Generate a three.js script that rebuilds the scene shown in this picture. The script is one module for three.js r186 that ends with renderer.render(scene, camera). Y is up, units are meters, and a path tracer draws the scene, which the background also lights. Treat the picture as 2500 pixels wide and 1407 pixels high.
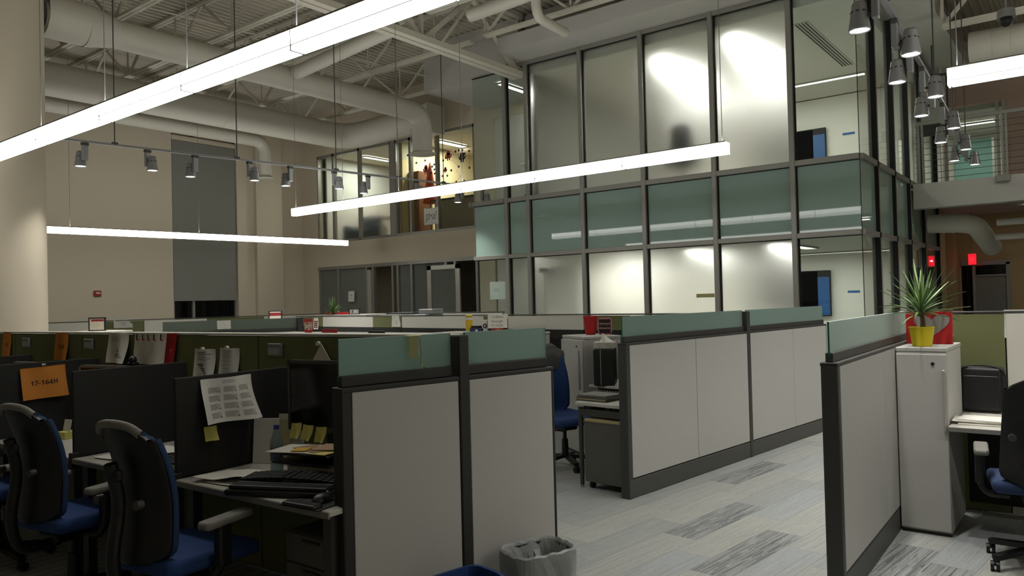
import * as THREE from 'three';
import { RoundedBoxGeometry } from 'three/addons/geometries/RoundedBoxGeometry.js';
import { mergeGeometries, mergeVertices } from 'three/addons/utils/BufferGeometryUtils.js';
import { RectAreaLightUniformsLib } from 'three/addons/lights/RectAreaLightUniformsLib.js';

// ---------- camera, exposure ----------
RectAreaLightUniformsLib.init();
const scene = new THREE.Scene();
scene.background = new THREE.Color(0x000000);   // night outside
const camera = new THREE.PerspectiveCamera(41.68, 2500 / 1407, 0.05, 80);
camera.position.set(0, 1.6, 0);
camera.rotation.order = 'YXZ';
camera.rotation.set(0.98686 * Math.PI / 180, 37.692 * Math.PI / 180, -1.43477 * Math.PI / 180);
const renderer = new THREE.WebGLRenderer({ antialias: true });
renderer.toneMapping = THREE.LinearToneMapping;
renderer.toneMappingExposure = 1.36;
renderer.shadowMap.enabled = true;
const GLOW = 7.3, UPGLOW = 18, DOWNGLOW = 5.2;   // radiance of the pendants: side lens, upward slot, bottom lens
const LAMPC = new THREE.Color(1.0, 0.995, 0.95);  // their colour
const SPOTC = new THREE.Color(1.0, 0.98, 0.925);

// ---------- helpers ----------
let seed = 20150115;
const rnd = () => { seed = (seed * 1664525 + 1013904223) >>> 0; return seed / 4294967296; };
const rr = (a, b) => a + (b - a) * rnd();
const D2R = Math.PI / 180;
const used = new Map();
const numbered = n => { const k = used.get(n) || 0; used.set(n, k + 1); return k ? n + '_' + String(k).padStart(3, '0') : n; };
const M4 = (x, y, z, rx = 0, ry = 0, rz = 0) => new THREE.Matrix4().compose(new THREE.Vector3(x, y, z), new THREE.Quaternion().setFromEuler(new THREE.Euler(rx, ry, rz, 'YXZ')), new THREE.Vector3(1, 1, 1));
const clean = g => { const o = g.index ? g.toNonIndexed() : g; for (const k of Object.keys(o.attributes)) if (!['position', 'normal', 'uv'].includes(k)) o.deleteAttribute(k); return o; };
const bx = (w, h, d, x = 0, y = 0, z = 0, rx = 0, ry = 0, rz = 0) => new THREE.BoxGeometry(w, h, d).applyMatrix4(M4(x, y, z, rx, ry, rz));
const rb = (w, h, d, r, x = 0, y = 0, z = 0, rx = 0, ry = 0, rz = 0, s = 2) => new RoundedBoxGeometry(w, h, d, s, Math.min(r, w / 2.01, h / 2.01, d / 2.01)).applyMatrix4(M4(x, y, z, rx, ry, rz));
const mm = (x0, x1, y0, y1, z0, z1) => bx(Math.abs(x1 - x0), Math.abs(y1 - y0), Math.abs(z1 - z0), (x0 + x1) / 2, (y0 + y1) / 2, (z0 + z1) / 2);
const cyl = (r0, r1, h, x = 0, y = 0, z = 0, n = 16, rx = 0, ry = 0, rz = 0, open = false) => new THREE.CylinderGeometry(r0, r1, h, n, 1, open).applyMatrix4(M4(x, y, z, rx, ry, rz));
const V = (x, y, z) => new THREE.Vector3(x, y, z);
const bar = (a, b, w, h = w) => {           // square bar from a to b
  const d = b.clone().sub(a), L = d.length();
  const g = new THREE.BoxGeometry(w, h, L);
  const m = new THREE.Matrix4().lookAt(b, a, Math.abs(d.y) > 0.99 * L ? V(1, 0, 0) : V(0, 1, 0));
  m.setPosition(a.clone().add(b).multiplyScalar(0.5));
  return g.applyMatrix4(m);
};
const rod = (a, b, r, n = 8) => { const d = b.clone().sub(a), L = d.length(); const g = new THREE.CylinderGeometry(r, r, L, n); g.applyQuaternion(new THREE.Quaternion().setFromUnitVectors(V(0, 1, 0), d.normalize())); const c = a.clone().add(b).multiplyScalar(0.5); g.translate(c.x, c.y, c.z); return g; };
const lathe = (pts, n = 24, x = 0, y = 0, z = 0) => new THREE.LatheGeometry(pts.map(p => new THREE.Vector2(p[0], p[1])), n).translate(x, y, z);
const tube = (pts, r, n = 8, seg = 24, closed = false) => new THREE.TubeGeometry(new THREE.CatmullRomCurve3(pts.map(p => V(...p)), closed, 'centripetal'), seg, r, n, closed);
function obj(name, geos, m, parent = scene) {
  const list = (Array.isArray(geos) ? geos : [geos]).map(clean);
  const g = list.length > 1 ? mergeGeometries(list) : list[0];
  const o = new THREE.Mesh(g, m); o.name = parent === scene ? numbered(name) : name;
  o.castShadow = o.receiveShadow = true; parent.add(o); return o;
}
function tag(o, label, category, group) { o.userData.label = label; o.userData.category = category; if (group) o.userData.group = group; return o; }
function thing(name, label, category, [x, y, z] = [0, 0, 0], turn = 0, group) {
  const o = new THREE.Group(); o.name = numbered(name); scene.add(o); o.position.set(x, y, z); o.rotation.y = turn;
  return tag(o, label, category, group);
}
function struct(name, label, category, geos, m) { const o = obj(name, geos, m); tag(o, label, category); o.userData.kind = 'structure'; return o; }
function sgroup(name, label, category, pos = [0, 0, 0], turn = 0) { const o = thing(name, label, category, pos, turn); o.userData.kind = 'structure'; return o; }
function dup(root, pos, turn, label) { const r = root.clone(); r.name = numbered(root.name.replace(/_\d\d\d$/, '')); r.userData = { ...root.userData }; scene.add(r); r.position.set(...pos); r.rotation.y = turn; if (label) r.userData.label = label; return r; }

// ---------- procedural textures and materials ----------
function canvasTex(w, h, draw) { const c = document.createElement('canvas'); c.width = w; c.height = h; const x = c.getContext('2d'); draw(x, w, h); const t = new THREE.CanvasTexture(c); t.colorSpace = THREE.SRGBColorSpace; t.magFilter = THREE.LinearFilter; return t; }
function noiseTex(n, f, rep = 1, srgb = true) {
  const d = new Uint8Array(n * n * 4);
  for (let y = 0; y < n; y++) for (let x = 0; x < n; x++) { const v = f(x, y, n); const i = (y * n + x) * 4; for (let k = 0; k < 3; k++) d[i + k] = Math.max(0, Math.min(255, (Array.isArray(v) ? v[k] : v))); d[i + 3] = 255; }
  const t = new THREE.DataTexture(d, n, n); t.magFilter = THREE.LinearFilter; t.wrapS = t.wrapT = THREE.RepeatWrapping; t.repeat.set(rep, rep); if (srgb) t.colorSpace = THREE.SRGBColorSpace; t.needsUpdate = true; return t;
}
const mat = (c, rough = 0.7, metal = 0, o = {}) => new THREE.MeshStandardMaterial({ color: new THREE.Color(c), roughness: rough, metalness: metal, ...o });
const phys = (c, rough, o = {}) => new THREE.MeshPhysicalMaterial({ color: new THREE.Color(c), roughness: rough, ...o });
const fabricTex = noiseTex(128, (x, y) => 225 + 30 * rnd() - ((x ^ y) & 1) * 14, 18);
const speck = noiseTex(256, () => 240 + 15 * rnd(), 3);
const M = {
  wall: mat('#c8bda9', 0.92), wallCool: mat('#c6c4ba', 0.9), ceil: mat('#b9b3a3', 0.9), steel: mat('#c4bfb0', 0.75), soffit: mat('#b3b1aa', 0.9),
  duct: mat('#c5c1b4', 0.6), white: mat('#bab9b4', 0.55, 0, { map: speck }), board: mat('#d9d7cd', 0.45), dark: mat('#3c3c3a', 0.5), plinth: mat('#4a4a47', 0.5), darker: mat('#262624', 0.6), black: mat('#0e0e0f', 0.6),
  plastic: mat('#0a0a0b', 0.45), screen: mat('#050506', 0.16), green: mat('#777b54', 0.95, 0, { map: fabricTex }), green2: mat('#7d8258', 0.95, 0, { map: fabricTex }), charcoal: mat('#2d2d2b', 0.9, 0, { map: fabricTex }),
  alu: mat('#8f8d86', 0.45, 0.35), aluLight: mat('#b5b3ab', 0.4, 0.4), gasket: mat('#0b0b0a', 0.8), capTop: mat('#cfcdc2', 0.4, 0.2),
  spandrel: phys('#94aba1', 0.025, { ior: 1.4 }), frost: phys('#eef1ee', 0.5, { transmission: 1, thickness: 0.01, ior: 1.22 }),
  frostTeal: phys('#b0c6be', 0.7, { transmission: 0.8, thickness: 0, ior: 1.4 }), glassEdge: mat('#2c6a5c', 0.25),
  glass: phys('#f2f7f5', 0.0, { transmission: 1, thickness: 0, ior: 1.27 }), nightGlass: phys('#060707', 0.05),
  film: phys('#cfd4cd', 0.85, { transmission: 0.85, thickness: 0, ior: 1.3 }), blur: phys('#f3f5ee', 0.28, { transmission: 1, thickness: 0.006, ior: 1.2 }), blurY: phys('#f7f4e0', 0.16, { transmission: 1, thickness: 0.006, ior: 1.15 }), filmGrey: phys('#8d958d', 0.9, { transmission: 0.6, thickness: 0, ior: 1.3 }), yellowWall: mat('#d9d2b0', 0.9),
  blue: mat('#27467e', 0.95, 0, { map: fabricTex }), blueEdge: mat('#20395f', 0.9), greyPad: mat('#77756f', 0.6), deskTop: mat('#b8b5ac', 0.5), deskEdge: mat('#7c7a74', 0.6),
  silver: mat('#8e8f90', 0.35, 0.5), chrome: mat('#c9c9c9', 0.18, 0.9), paper: mat('#e4e1d8', 0.85), manila: mat('#cc7f2f', 0.85), postit: mat('#d6cf73', 0.85), red: mat('#b0161b', 0.55), redPaint: mat('#8f1c1c', 0.5),
  yellow: mat('#dcb81c', 0.5), blind: mat('#82817a', 0.9), pot: mat('#d3bf17', 0.45), leaf: mat('#4f7038', 0.5, 0, { side: THREE.DoubleSide }), leaf2: mat('#9fb47c', 0.5, 0, { side: THREE.DoubleSide }), trunk: mat('#7a6548', 0.9), soil: mat('#3a2c20', 1),
  cloud: mat('#8d8a84', 0.9), tan: mat('#a79c70', 0.95), pedestal: mat('#56554f', 0.55), woodBoard: mat('#5a4630', 0.7), concrete: mat('#8f8a7d', 0.9), tanWall: mat('#b09a72', 0.9), tealPanel: mat('#7ea69d', 0.7), pinkWall: mat('#bda493', 0.9), brown: mat('#6e4a2c', 0.8),
  bag: phys('#b9bcbd', 0.3, { transmission: 0.4, thickness: 0, ior: 1.3, side: THREE.DoubleSide }), binGrey: mat('#2e2e2d', 0.6), binBlue: mat('#1c3f78', 0.5), leather: mat('#1b1b1d', 0.38), jacket: mat('#4b4c4d', 0.95),
};
const glow = (k, c = LAMPC) => new THREE.MeshStandardMaterial({ color: 0xffffff, emissive: c.clone(), emissiveIntensity: k, roughness: 0.6 });
M.lens = glow(GLOW); M.lensLow = glow(DOWNGLOW); M.spotFace = glow(6, SPOTC); M.panelGlow = glow(3.5, new THREE.Color(0.98, 1, 0.92)); M.exitGlow = glow(0.75, new THREE.Color(1, 0.015, 0.03)); M.exitGlow.color.set('#7a0a10');

// ---------- the large lights: pendants light down, sideways (their own lens) and up ----------
function areaLight(w, h, I, pos, target, c = LAMPC) { const l = new THREE.RectAreaLight(c, I, w, h); l.position.copy(pos); l.lookAt(target); scene.add(l); return l; }
// ================= STRUCTURE =================
// ---- floor with carpet planks (planks turned with the workstations) ----
const PT = 6.5 * D2R;
function carpetTex(dark, k) {
  return canvasTex(64, 256, (c, w, h) => {
    c.fillStyle = dark ? '#8b8d8c' : ['#8f9290', '#999a96', '#94989a', '#9d9d97'][k % 4]; c.fillRect(0, 0, w, h);
    const cols = dark ? ['#4d4f50', '#5b5d5e', '#8b8d8c', '#9a9b98', '#444647'] : ['#a3a49f', '#868a8a', '#a8a79f', '#8d9190', '#7f8484'];
    for (let i = 0; i < (dark ? 150 : 200); i++) { c.globalAlpha = dark ? rr(0.35, 0.85) : rr(0.12, 0.4); c.fillStyle = cols[Math.floor(rnd() * 5)]; c.fillRect(rnd() * w, rnd() * h - 30, rr(0.6, 2.2), rr(20, 130)); }
    c.globalAlpha = 1;
    for (let i = 0; i < 3000; i++) { c.globalAlpha = 0.12; c.fillStyle = rnd() > 0.5 ? '#ffffff' : '#2a2a2a'; c.fillRect(rnd() * w, rnd() * h, 1, 1); }
  });
}
const carpetMats = []; for (let k = 0; k < 5; k++) carpetMats.push(new THREE.MeshStandardMaterial({ map: carpetTex(false, k), roughness: 0.97 }));
for (let k = 0; k < 2; k++) carpetMats.push(new THREE.MeshStandardMaterial({ map: carpetTex(true, k), roughness: 0.97 }));
const baseCarpet = noiseTex(256, (x, y) => { const s = 12 * Math.sin(x * 1.7) + 9 * Math.sin(x * 0.43 + 2); return [146 + s + 16 * (rnd() - 0.5), 148 + s + 16 * (rnd() - 0.5), 145 + s + 16 * (rnd() - 0.5)]; }, 14);
const floor = struct('floor', 'grey streaky carpet plank floor running under the whole office', 'floor', mm(-18, 6.2, -0.2, -0.005, -24, 6), new THREE.MeshStandardMaterial({ map: baseCarpet, roughness: 0.97 }));
{
  const pg = new THREE.BoxGeometry(0.2485, 0.005, 0.9985); pg.translate(0, -0.0025, 0);
  const darkAt = [[-2.9, -4.3], [-2.17, -5.18], [-2.6, -6.8], [-1.7, -4.6], [-1.78, -4.2], [-0.9, -5.0]];
  const cs = Math.cos(PT), sn = Math.sin(PT); let nP = 0;
  for (let i = -19; i < 13; i++) for (let j = -12; j < 0; j++) {
    const lx = i * 0.25 + 0.12, lz = j * 1.0 + ((i % 4 + 4) % 4) * 0.25;
    const x = lx * cs - lz * sn - 0.9, z = lx * sn + lz * cs;
    if (x < -4.7 || x > 0.9 || z > -2.3 || z < -11.0 || nP >= 290) continue;
    if (x > -1.0 && z < -6.6) continue;
    if (x < -3.6 && (z > -3.4 || z < -8)) continue;
    let m = carpetMats[Math.floor(rnd() * 5)];
    for (const [dx, dz] of darkAt) if (Math.abs(x - dx) < 0.14 && Math.abs(z - dz) < 0.5) m = carpetMats[5 + (nP & 1)];
    const p = new THREE.Mesh(pg, m); p.name = 'carpet_plank'; p.position.set(x, 0, z); p.rotation.y = -PT; p.receiveShadow = true; floor.add(p); nP++;
  }
}
// ---- roof deck: trapezoid ribs running along z ----
{
  const pos = [], idx = []; const z0 = 6, z1 = -24, pitch = 0.152, prof = [[0, 0], [0.045, 0], [0.07, 0.05], [0.125, 0.05], [0.152, 0]];
  let n = 0;
  for (let x = -18; x < 6.2; x += pitch) for (let k = 0; k < 4; k++) {
    const a = prof[k], b = prof[k + 1];
    pos.push(x + a[0], 6.95 + a[1], z0, x + b[0], 6.95 + b[1], z0, x + b[0], 6.95 + b[1], z1, x + a[0], 6.95 + a[1], z1);
    idx.push(n, n + 1, n + 2, n, n + 2, n + 3); n += 4;
  }
  const g = new THREE.BufferGeometry(); g.setAttribute('position', new THREE.Float32BufferAttribute(pos, 3)); g.setAttribute('uv', new THREE.Float32BufferAttribute(new Float32Array(n * 2), 2)); g.setIndex(idx); g.computeVertexNormals();
  struct('ceiling', 'off-white corrugated metal roof deck high above the office', 'ceiling', [g, mm(-18, 6.2, 7.02, 7.2, -24, 6)], M.ceil);
}
// ---- walls ----
const XW = -17.7, ZB = -13.3, ZT = -11.3, XT = -2.56;
struct('wall_left', 'beige wall with the tall shaded window on the left', 'wall', [
  mm(XW - 0.4, XW, 0, 7, -9.5, 6), mm(XW - 0.4, XW, 0, 7, -20, -11.25), mm(XW - 0.4, XW, 0, 0.85, -11.25, -9.5), mm(XW - 0.4, XW, 5.92, 7, -11.25, -9.5)], M.wall);
struct('trim_1', 'flat beige pilaster on the wall beside the tall window', 'pilaster', mm(XW, XW + 0.12, 0, 6.95, -12.55, -11.75), M.wall);
{
  const w = sgroup('window_1', 'dark night window below the grey roller shade', 'window', [XW - 0.12, 0.85, -10.375]);
  obj('pane', mm(-0.02, 0, 0.05, 5.02, -0.83, 0.3), M.nightGlass, w); obj('pane', mm(-0.02, 0, 0.05, 5.02, 0.36, 0.83), M.nightGlass, w);
  obj('mullion', mm(-0.04, 0.05, 0, 5.07, -0.31 + 0.6, -0.25 + 0.6), M.alu, w);
  obj('window_frame', [mm(-0.05, 0.05, 0, 0.06, -0.87, 0.87), mm(-0.05, 0.05, 5.01, 5.07, -0.87, 0.87), mm(-0.05, 0.05, 0, 5.07, -0.87, -0.82), mm(-0.05, 0.05, 0, 5.07, 0.82, 0.87)], M.alu, w);
  const b = thing('roller_blind', 'tall grey roller shade lowered over the left window', 'window shade', [XW - 0.03, 1.8, -10.375]);
  obj('shade_cloth', mm(-0.006, 0, 0.02, 3.95, -0.85, 0.85), M.blind, b); obj('cassette', rb(0.09, 0.12, 1.73, 0.02, -0.02, 4.02, 0), M.wall, b); obj('hem_bar', rb(0.022, 0.03, 1.7, 0.008, -0.003, 0.015, 0), M.blind, b);
}
// back wall: openings for the glass fronts of two floors
struct('wall_back', 'beige back wall between the two floors of glass-fronted rooms', 'wall', [
  mm(XW, -17.02, 0, 7, ZB - 0.2, ZB), mm(-17.02, -8.6, 2.66, 3.3, ZB - 0.2, ZB), mm(-17.02, -8.6, 5.73, 7, ZB - 0.2, ZB), mm(-11.28, -10.7, 3.3, 5.73, ZB - 0.2, ZB), mm(-11.2, -10.75, 0, 2.66, ZB - 0.2, ZB)], M.wall);
struct('wall_bay', 'cool grey wall seen through the clear glass bay of the tower', 'wall', [mm(-10.7, -8.3, 0, 2.66, ZB - 0.14, ZB - 0.02), mm(-10.7, -8.3, 3.3, 5.73, ZB - 0.14, ZB - 0.02)], M.wallCool);
struct('wall_rooms', 'inner walls and floors of the rooms behind the back wall', 'wall', [
  mm(-18.1, -8.3, 0, 7, -18, -17.8), mm(-14.15, -13.95, 3.2, 5.9, -17.8, ZB - 0.22), mm(-18.1, -8.3, 5.75, 5.9, -17.8, ZB - 0.22), mm(-18.1, -8.3, 2.75, 3.22, -17.8, ZB - 0.22), mm(-8.4, -8.25, 0, 7, -17.8, ZB - 0.22),
  mm(-14.15, -13.95, 0, 2.75, -17.8, ZB - 0.22)], M.wall);
struct('wall_yellow', 'yellowish side wall of the decorated upper room', 'wall', mm(-13.93, -13.9, 3.22, 5.74, -17.7, ZB - 0.25), M.yellowWall);
struct('wall_pale', 'pale side wall of the left upper room', 'wall', mm(-16.95, -16.9, 3.22, 5.74, -17.7, ZB - 0.25), M.wallCool);
// upper glass front
{
  const g = sgroup('window_2', 'upper glass front of the lit rooms on the back wall', 'window', [0, 0, ZB - 0.06]);
  const xs = [-17.02, -16.35, -15.3, -14.1, -13.92, -13.4, -12.5, -11.3];
  for (let i = 0; i < xs.length - 1; i++) if (i !== 3) { const yl = i < 3 ? 4.35 : 5.2; obj('pane', mm(xs[i] + 0.04, xs[i + 1] - 0.02, yl, 5.66, -0.006, 0), M.glass, g); obj('frosted_pane', mm(xs[i] + 0.04, xs[i + 1] - 0.02, 3.36, yl, -0.006, 0), i < 3 ? M.blur : M.blurY, g); }
  for (const x of xs) obj('mullion', mm(x - 0.035, x + 0.035, 3.3, 5.73, -0.05, 0.05), M.alu, g);
  obj('transom', [mm(-17.05, -11.28, 5.66, 5.73, -0.05, 0.05), mm(-17.05, -11.28, 3.3, 3.37, -0.05, 0.05)], M.alu, g);
  obj('jamb', mm(-14.1, -13.92, 3.3, 5.73, -0.05, 0.06), M.alu, g);
}
// lower glass front: dark offices
{
  const g = sgroup('window_3', 'dark glass office fronts with sliding doors under the back wall', 'window', [0, 0, ZB - 0.06]);
  const P = [[-17.0, -16.25], [-16.2, -15.1], [-13.9, -13.45], [-13.4, -12.3]];
  for (const [a, b] of P) obj('pane', mm(a + 0.03, b - 0.02, 0.05, 2.56, -0.006, 0), M.film, g);
  for (const x of [-17.0, -16.22, -15.08, -14.83, -14.1, -13.92, -13.43, -12.27, -11.98, -11.3]) obj('mullion', mm(x - 0.035, x + 0.035, 0, 2.6, -0.05, 0.05), M.alu, g);
  obj('header', mm(-17.05, -11.25, 2.57, 2.66, -0.06, 0.06), M.alu, g);
  obj('door_frame', [mm(-12.85, -12.72, 0, 2.5, 0.05, 0.09), mm(-11.93, -11.8, 0, 2.5, 0.05, 0.09), mm(-12.85, -11.8, 2.4, 2.5, 0.05, 0.09)], M.aluLight, g);
  obj('door_pane', mm(-12.72, -11.93, 0.1, 2.4, 0.067, 0.073), M.film, g);
  obj('sliding_door', [mm(-15.0, -14.87, 0, 2.5, 0.05, 0.09)], M.aluLight, g);
}
// short wall on the far left, close to the first pendant
struct('wall_column', 'round cream column at the left edge, brightly lit by the pendant', 'column', cyl(0.66, 0.66, 6.98, -11.42, 3.49, -3.63, 64), M.wall);
struct('wall_right', 'plain wall closing the office on the right', 'wall', mm(6, 6.2, 0, 7, -24, 6), M.wall);
struct('wall_front', 'plain wall closing the office behind the viewer', 'wall', mm(-18, 6.2, 0, 7, 5.8, 6), M.wall);
struct('wall_far', 'tan wall at the far end of the passage under the bridge', 'wall', [mm(-8.3, -2.47, 0, 3.3, -20.4, -20.2), mm(-1.53, 6, 0, 3.3, -20.4, -20.2), mm(-2.47, -1.53, 2.25, 3.3, -20.4, -20.2)], M.tanWall);
struct('wall_upper', 'pinkish wall behind the upper walkway', 'wall', [mm(-1.4, 6, 3.4, 5.6, -19.2, -19), mm(-3.3, 6, 5.6, 7, -19.2, -19)], M.pinkWall);
// soffit over the tower and bulkhead
struct('ceiling_soffit', 'grey plasterboard soffit projecting above the glass tower', 'soffit', [mm(-8.35, -1.9, 6.04, 6.3, -11.5, -10.55), mm(-8.35, -1.9, 6.04, 6.95, -11.6, -11.4), mm(-2.1, -1.9, 6.04, 6.3, -18.5, -10.55), mm(-2.6, -2.1, 6.04, 6.2, -18.5, -11.5)], M.soffit);
struct('ceiling_bulkhead', 'pale bulkhead box above the glass bay left of the tower', 'bulkhead', mm(-10.95, -8.4, 5.98, 6.95, -13.28, -11.35), M.soffit);

// ---- the two-storey glass tower ----
const MX = [-8.745, -8.231, -7.048, -5.852, -4.627, -3.429];
{
  const t = sgroup('wall_tower', 'two-storey glazed meeting-room tower with frosted panes and teal bands', 'glass wall', [0, 0, ZT]);
  const cell = (x0, x1, y0, y1, m, name) => obj(name, mm(x0 + 0.012, x1 - 0.075, y0, y1, -0.012, -0.004), m, t);
  for (let i = 0; i < MX.length; i++) {
    const x = MX[i];
    obj('mullion', rb(0.075, 6.06, 0.14, 0.006, x - 0.0375, 3.03, 0.0), M.alu, t);
    obj('gasket', mm(x, x + 0.017, 0, 6.0, -0.03, 0.02), M.gasket, t);
  }
  const spans = [[-9.608, -8.745], ...MX.slice(0, -1).map((x, i) => [x, MX[i + 1]]), [-3.429, XT + 0.075]];
  spans.forEach(([a, b], i) => {
    const first = i === 0, last = i === spans.length - 1, clear = first || i === 1 || last;
    cell(a, b, 0.1, 2.405, clear ? M.glass : M.frost, clear ? 'pane' : 'frosted_pane');
    cell(a, b, 2.48, 3.46, M.spandrel, 'spandrel_panel');
    cell(a, b, 3.54, 5.98, clear ? M.glass : M.frost, clear ? 'pane' : 'frosted_pane');
    obj('transom', [rb(b - a - 0.075 + (last ? 0.0 : 0), 0.075, 0.13, 0.006, (a + b - 0.075) / 2, 2.4425, 0)], M.alu, t);
    obj('transom', rb(b - a - 0.075, 0.08, first ? 0.2 : 0.13, 0.006, (a + b - 0.075) / 2, 3.5, 0), M.alu, t);
    if (!first) obj('transom', rb(b - a - 0.075, 0.07, 0.12, 0.006, (a + b - 0.075) / 2, 6.01, 0), M.alu, t);
    obj('gasket', [mm(a + 0.01, b - 0.075, 2.395, 2.405, -0.02, 0.01), mm(a + 0.01, b - 0.075, 3.45, 3.462, -0.02, 0.01), mm(a + 0.01, b - 0.075, 5.965, 5.98, -0.02, 0.01)], M.gasket, t);
  });
  obj('sill', mm(-9.608, XT, 0, 0.1, -0.06, 0.05), M.alu, t);
  obj('end_transom', mm(-9.66, -9.6, 3.45, 3.55, -0.1, 0.12), M.alu, t);
  // side face, seen edge-on, along z
  const zs = [0, -0.94, -2.15, -3.35, -4.7, -6.3];
  for (let i = 0; i < zs.length - 1; i++) {
    const a = zs[i], b = zs[i + 1];
    for (const [y0, y1, m, nm] of [[0.1, 2.405, M.glass, 'pane'], [2.48, 3.46, M.spandrel, 'spandrel_panel'], [3.54, 5.98, M.glass, 'pane']]) obj(nm, mm(XT - 0.008, XT, y0, y1, b + 0.05, a - (i ? 0.02 : 0)), m, t);
    obj('transom', [mm(XT - 0.065, XT + 0.05, 2.405, 2.48, b, a), mm(XT - 0.065, XT + 0.05, 3.46, 3.54, b, a), mm(XT - 0.065, XT + 0.05, 5.98, 6.05, b, a)], M.alu, t);
    obj('mullion', mm(XT - 0.07, XT + 0.05, 0, 6.05, b - 0.02, b + 0.05), M.alu, t);
    obj('gasket', mm(XT - 0.02, XT + 0.052, 0, 6.0, b + 0.05, b + 0.075), M.gasket, t);
  }
  obj('corner_joint', mm(XT - 0.004, XT + 0.004, 0.1, 5.98, -0.008, 0.0), M.gasket, t);
}
// rooms inside the tower
struct('wall_tower_back', 'white writable wall at the back of the tower meeting rooms', 'wall', [mm(-8.25, XT - 0.3, 0, 2.42, -17.2, -17), mm(-8.25, XT - 0.3, 3.42, 5.8, -17.2, -17)], M.paper);
struct('floor_tower', 'floor slab and ceilings of the tower meeting rooms', 'floor slab', [mm(-8.25, XT - 0.09, 2.42, 2.47, -17, ZT - 0.09), mm(-8.25, XT - 0.09, 3.36, 3.42, -17, ZT - 0.09), mm(-8.25, XT - 0.09, 5.82, 5.98, -17.2, ZT - 0.09)], M.wallCool);
struct('wall_tower_left', 'grey left side wall of the upper tower room', 'wall', mm(-8.24, -8.17, 3.42, 5.82, -17.2, -11.45), M.blind);
struct('wall_tower_lower', 'white left side wall of the lower tower room', 'wall', mm(-8.24, -8.17, 0, 2.42, -17.2, -12.4), M.paper);

// ---- upper walkway (bridge) at the right ----
struct('floor_bridge', 'grey plastered edge beam of the upper walkway', 'walkway', [mm(XT + 0.07, 6, 3.03, 3.46, -15.0, -14.75), mm(XT + 0.07, 6, 3.3, 3.44, -17.7, -15.0), mm(-3.2, 6, 3.3, 3.44, -22.2, -17.7)], M.soffit);
{
  const r = thing('guard_railing', 'steel cable guard railing along the upper walkway', 'railing', [XT + 0.1, 3.46, -14.85]);
  obj('top_rail', rb(8.4, 0.07, 0.06, 0.015, 4.2, 1.06, 0), M.alu, r);
  for (const x of [0.05, 1.28, 2.9, 4.5, 6.1]) obj('post', [mm(x, x + 0.03, 0, 1.03, -0.03, 0.03), mm(x + 0.06, x + 0.09, 0, 1.03, -0.03, 0.03)], M.alu, r);
  for (let k = 0; k < 9; k++) obj('cable', rod(V(0, 0.08 + k * 0.107, 0), V(8.4, 0.08 + k * 0.107, 0), 0.005, 6), M.dark, r);
  for (const x of [1.3, 4.52]) obj('post_foot', rb(0.2, 0.12, 0.1, 0.02, x, -0.05, 0.13), M.alu, r);
}
// room behind the walkway
{
  const g = sgroup('window_4', 'glazed room front behind the upper walkway', 'window', [0, 3.44, -18.95]);
  obj('pane', mm(-2.5, -1.45, 0.0, 2.1, 0, 0.006), M.glass, g);
  for (const x of [-2.52, -1.56, -1.44]) obj('mullion', mm(x - 0.03, x + 0.03, 0, 2.15, -0.03, 0.04), M.aluLight, g);
}
struct('wall_walkway_room', 'teal and pale walls of the lit room behind the walkway', 'wall', [mm(-3.4, -1.3, 3.4, 5.6, -22.3, -22.1), mm(-1.4, -1.3, 3.4, 5.6, -22.2, -19.2), mm(-3.4, -1.3, 5.5, 5.6, -22.2, -19.2), mm(-3.4, -3.25, 3.4, 5.6, -22.2, -17.8)], M.wallCool);
{ const p = thing('wall_panel', 'teal panel in the lit room behind the walkway', 'panel', [-2.3, 3.44, -22.05]); obj('board', mm(-0.45, 0.35, 0, 1.9, 0, 0.03), M.tealPanel, p); obj('edge_trim', mm(0.35, 0.4, 0, 1.9, 0, 0.035), M.aluLight, p); }
// ================= ROOF STEEL, DUCTS =================
function truss(name, label, category, A, B, depth, n, w, flip = 0) {
  const g = thing(name, label, category, [A.x, A.y, A.z]); g.userData.kind = 'structure';
  const d = B.clone().sub(A), L = d.length(), u = d.clone().normalize(), side = V(-u.z, 0, u.x).multiplyScalar(w * 0.62);
  const P = (s, y) => u.clone().multiplyScalar(s).add(V(0, y, 0));
  obj('bottom_chord', [1, -1].map(k => bar(P(0, 0).addScaledVector(side, k), P(L, 0).addScaledVector(side, k), w, w * 0.8)), M.steel, g);
  obj('top_chord', [1, -1].map(k => bar(P(0, depth).addScaledVector(side, k), P(L, depth).addScaledVector(side, k), w, w * 0.8)), M.steel, g);
  const st = L / n;
  for (let i = 0; i < n; i++) {
    const a = i * st, b = a + st;
    obj('web_bar', bar(P(a, i % 2 === flip ? 0 : depth), P(b, i % 2 === flip ? depth : 0), w * 0.7), M.steel, g);
    if (i % 2 === flip) obj('web_bar', bar(P(a, 0), P(a, depth), w * 0.5), M.steel, g);
  }
  return g;
}
truss('roof_girder', 'main steel truss girder running above the pendants towards the tower', 'girder', V(-8.43, 5.8, -11.28), V(-8.43, 5.8, 5.5), 1.1, 13, 0.12);
const JN = ['fifth', 'fourth', 'third', 'second', 'nearest'];
[-11.9, -10.16, -8.66, -7.16, -5.65].forEach((z, i) => truss('roof_joist', ['farthest', 'second farthest', 'middle', 'second nearest', 'nearest'][i] + ' open-web steel joist left of the main girder', 'joist', V(-17.65, 6.2, z), V(-8.6, 6.2, z), 0.72, 10, 0.055, i & 1));
[-10.1, -8.66, -7.16].forEach((z, i) => truss('roof_joist', ['farthest', 'middle', 'nearest'][i] + ' open-web steel joist right of the main girder', 'joist', V(-8.25, 6.2, z), V(5.9, 6.2, z), 0.72, 16, 0.055, i & 1));
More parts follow.
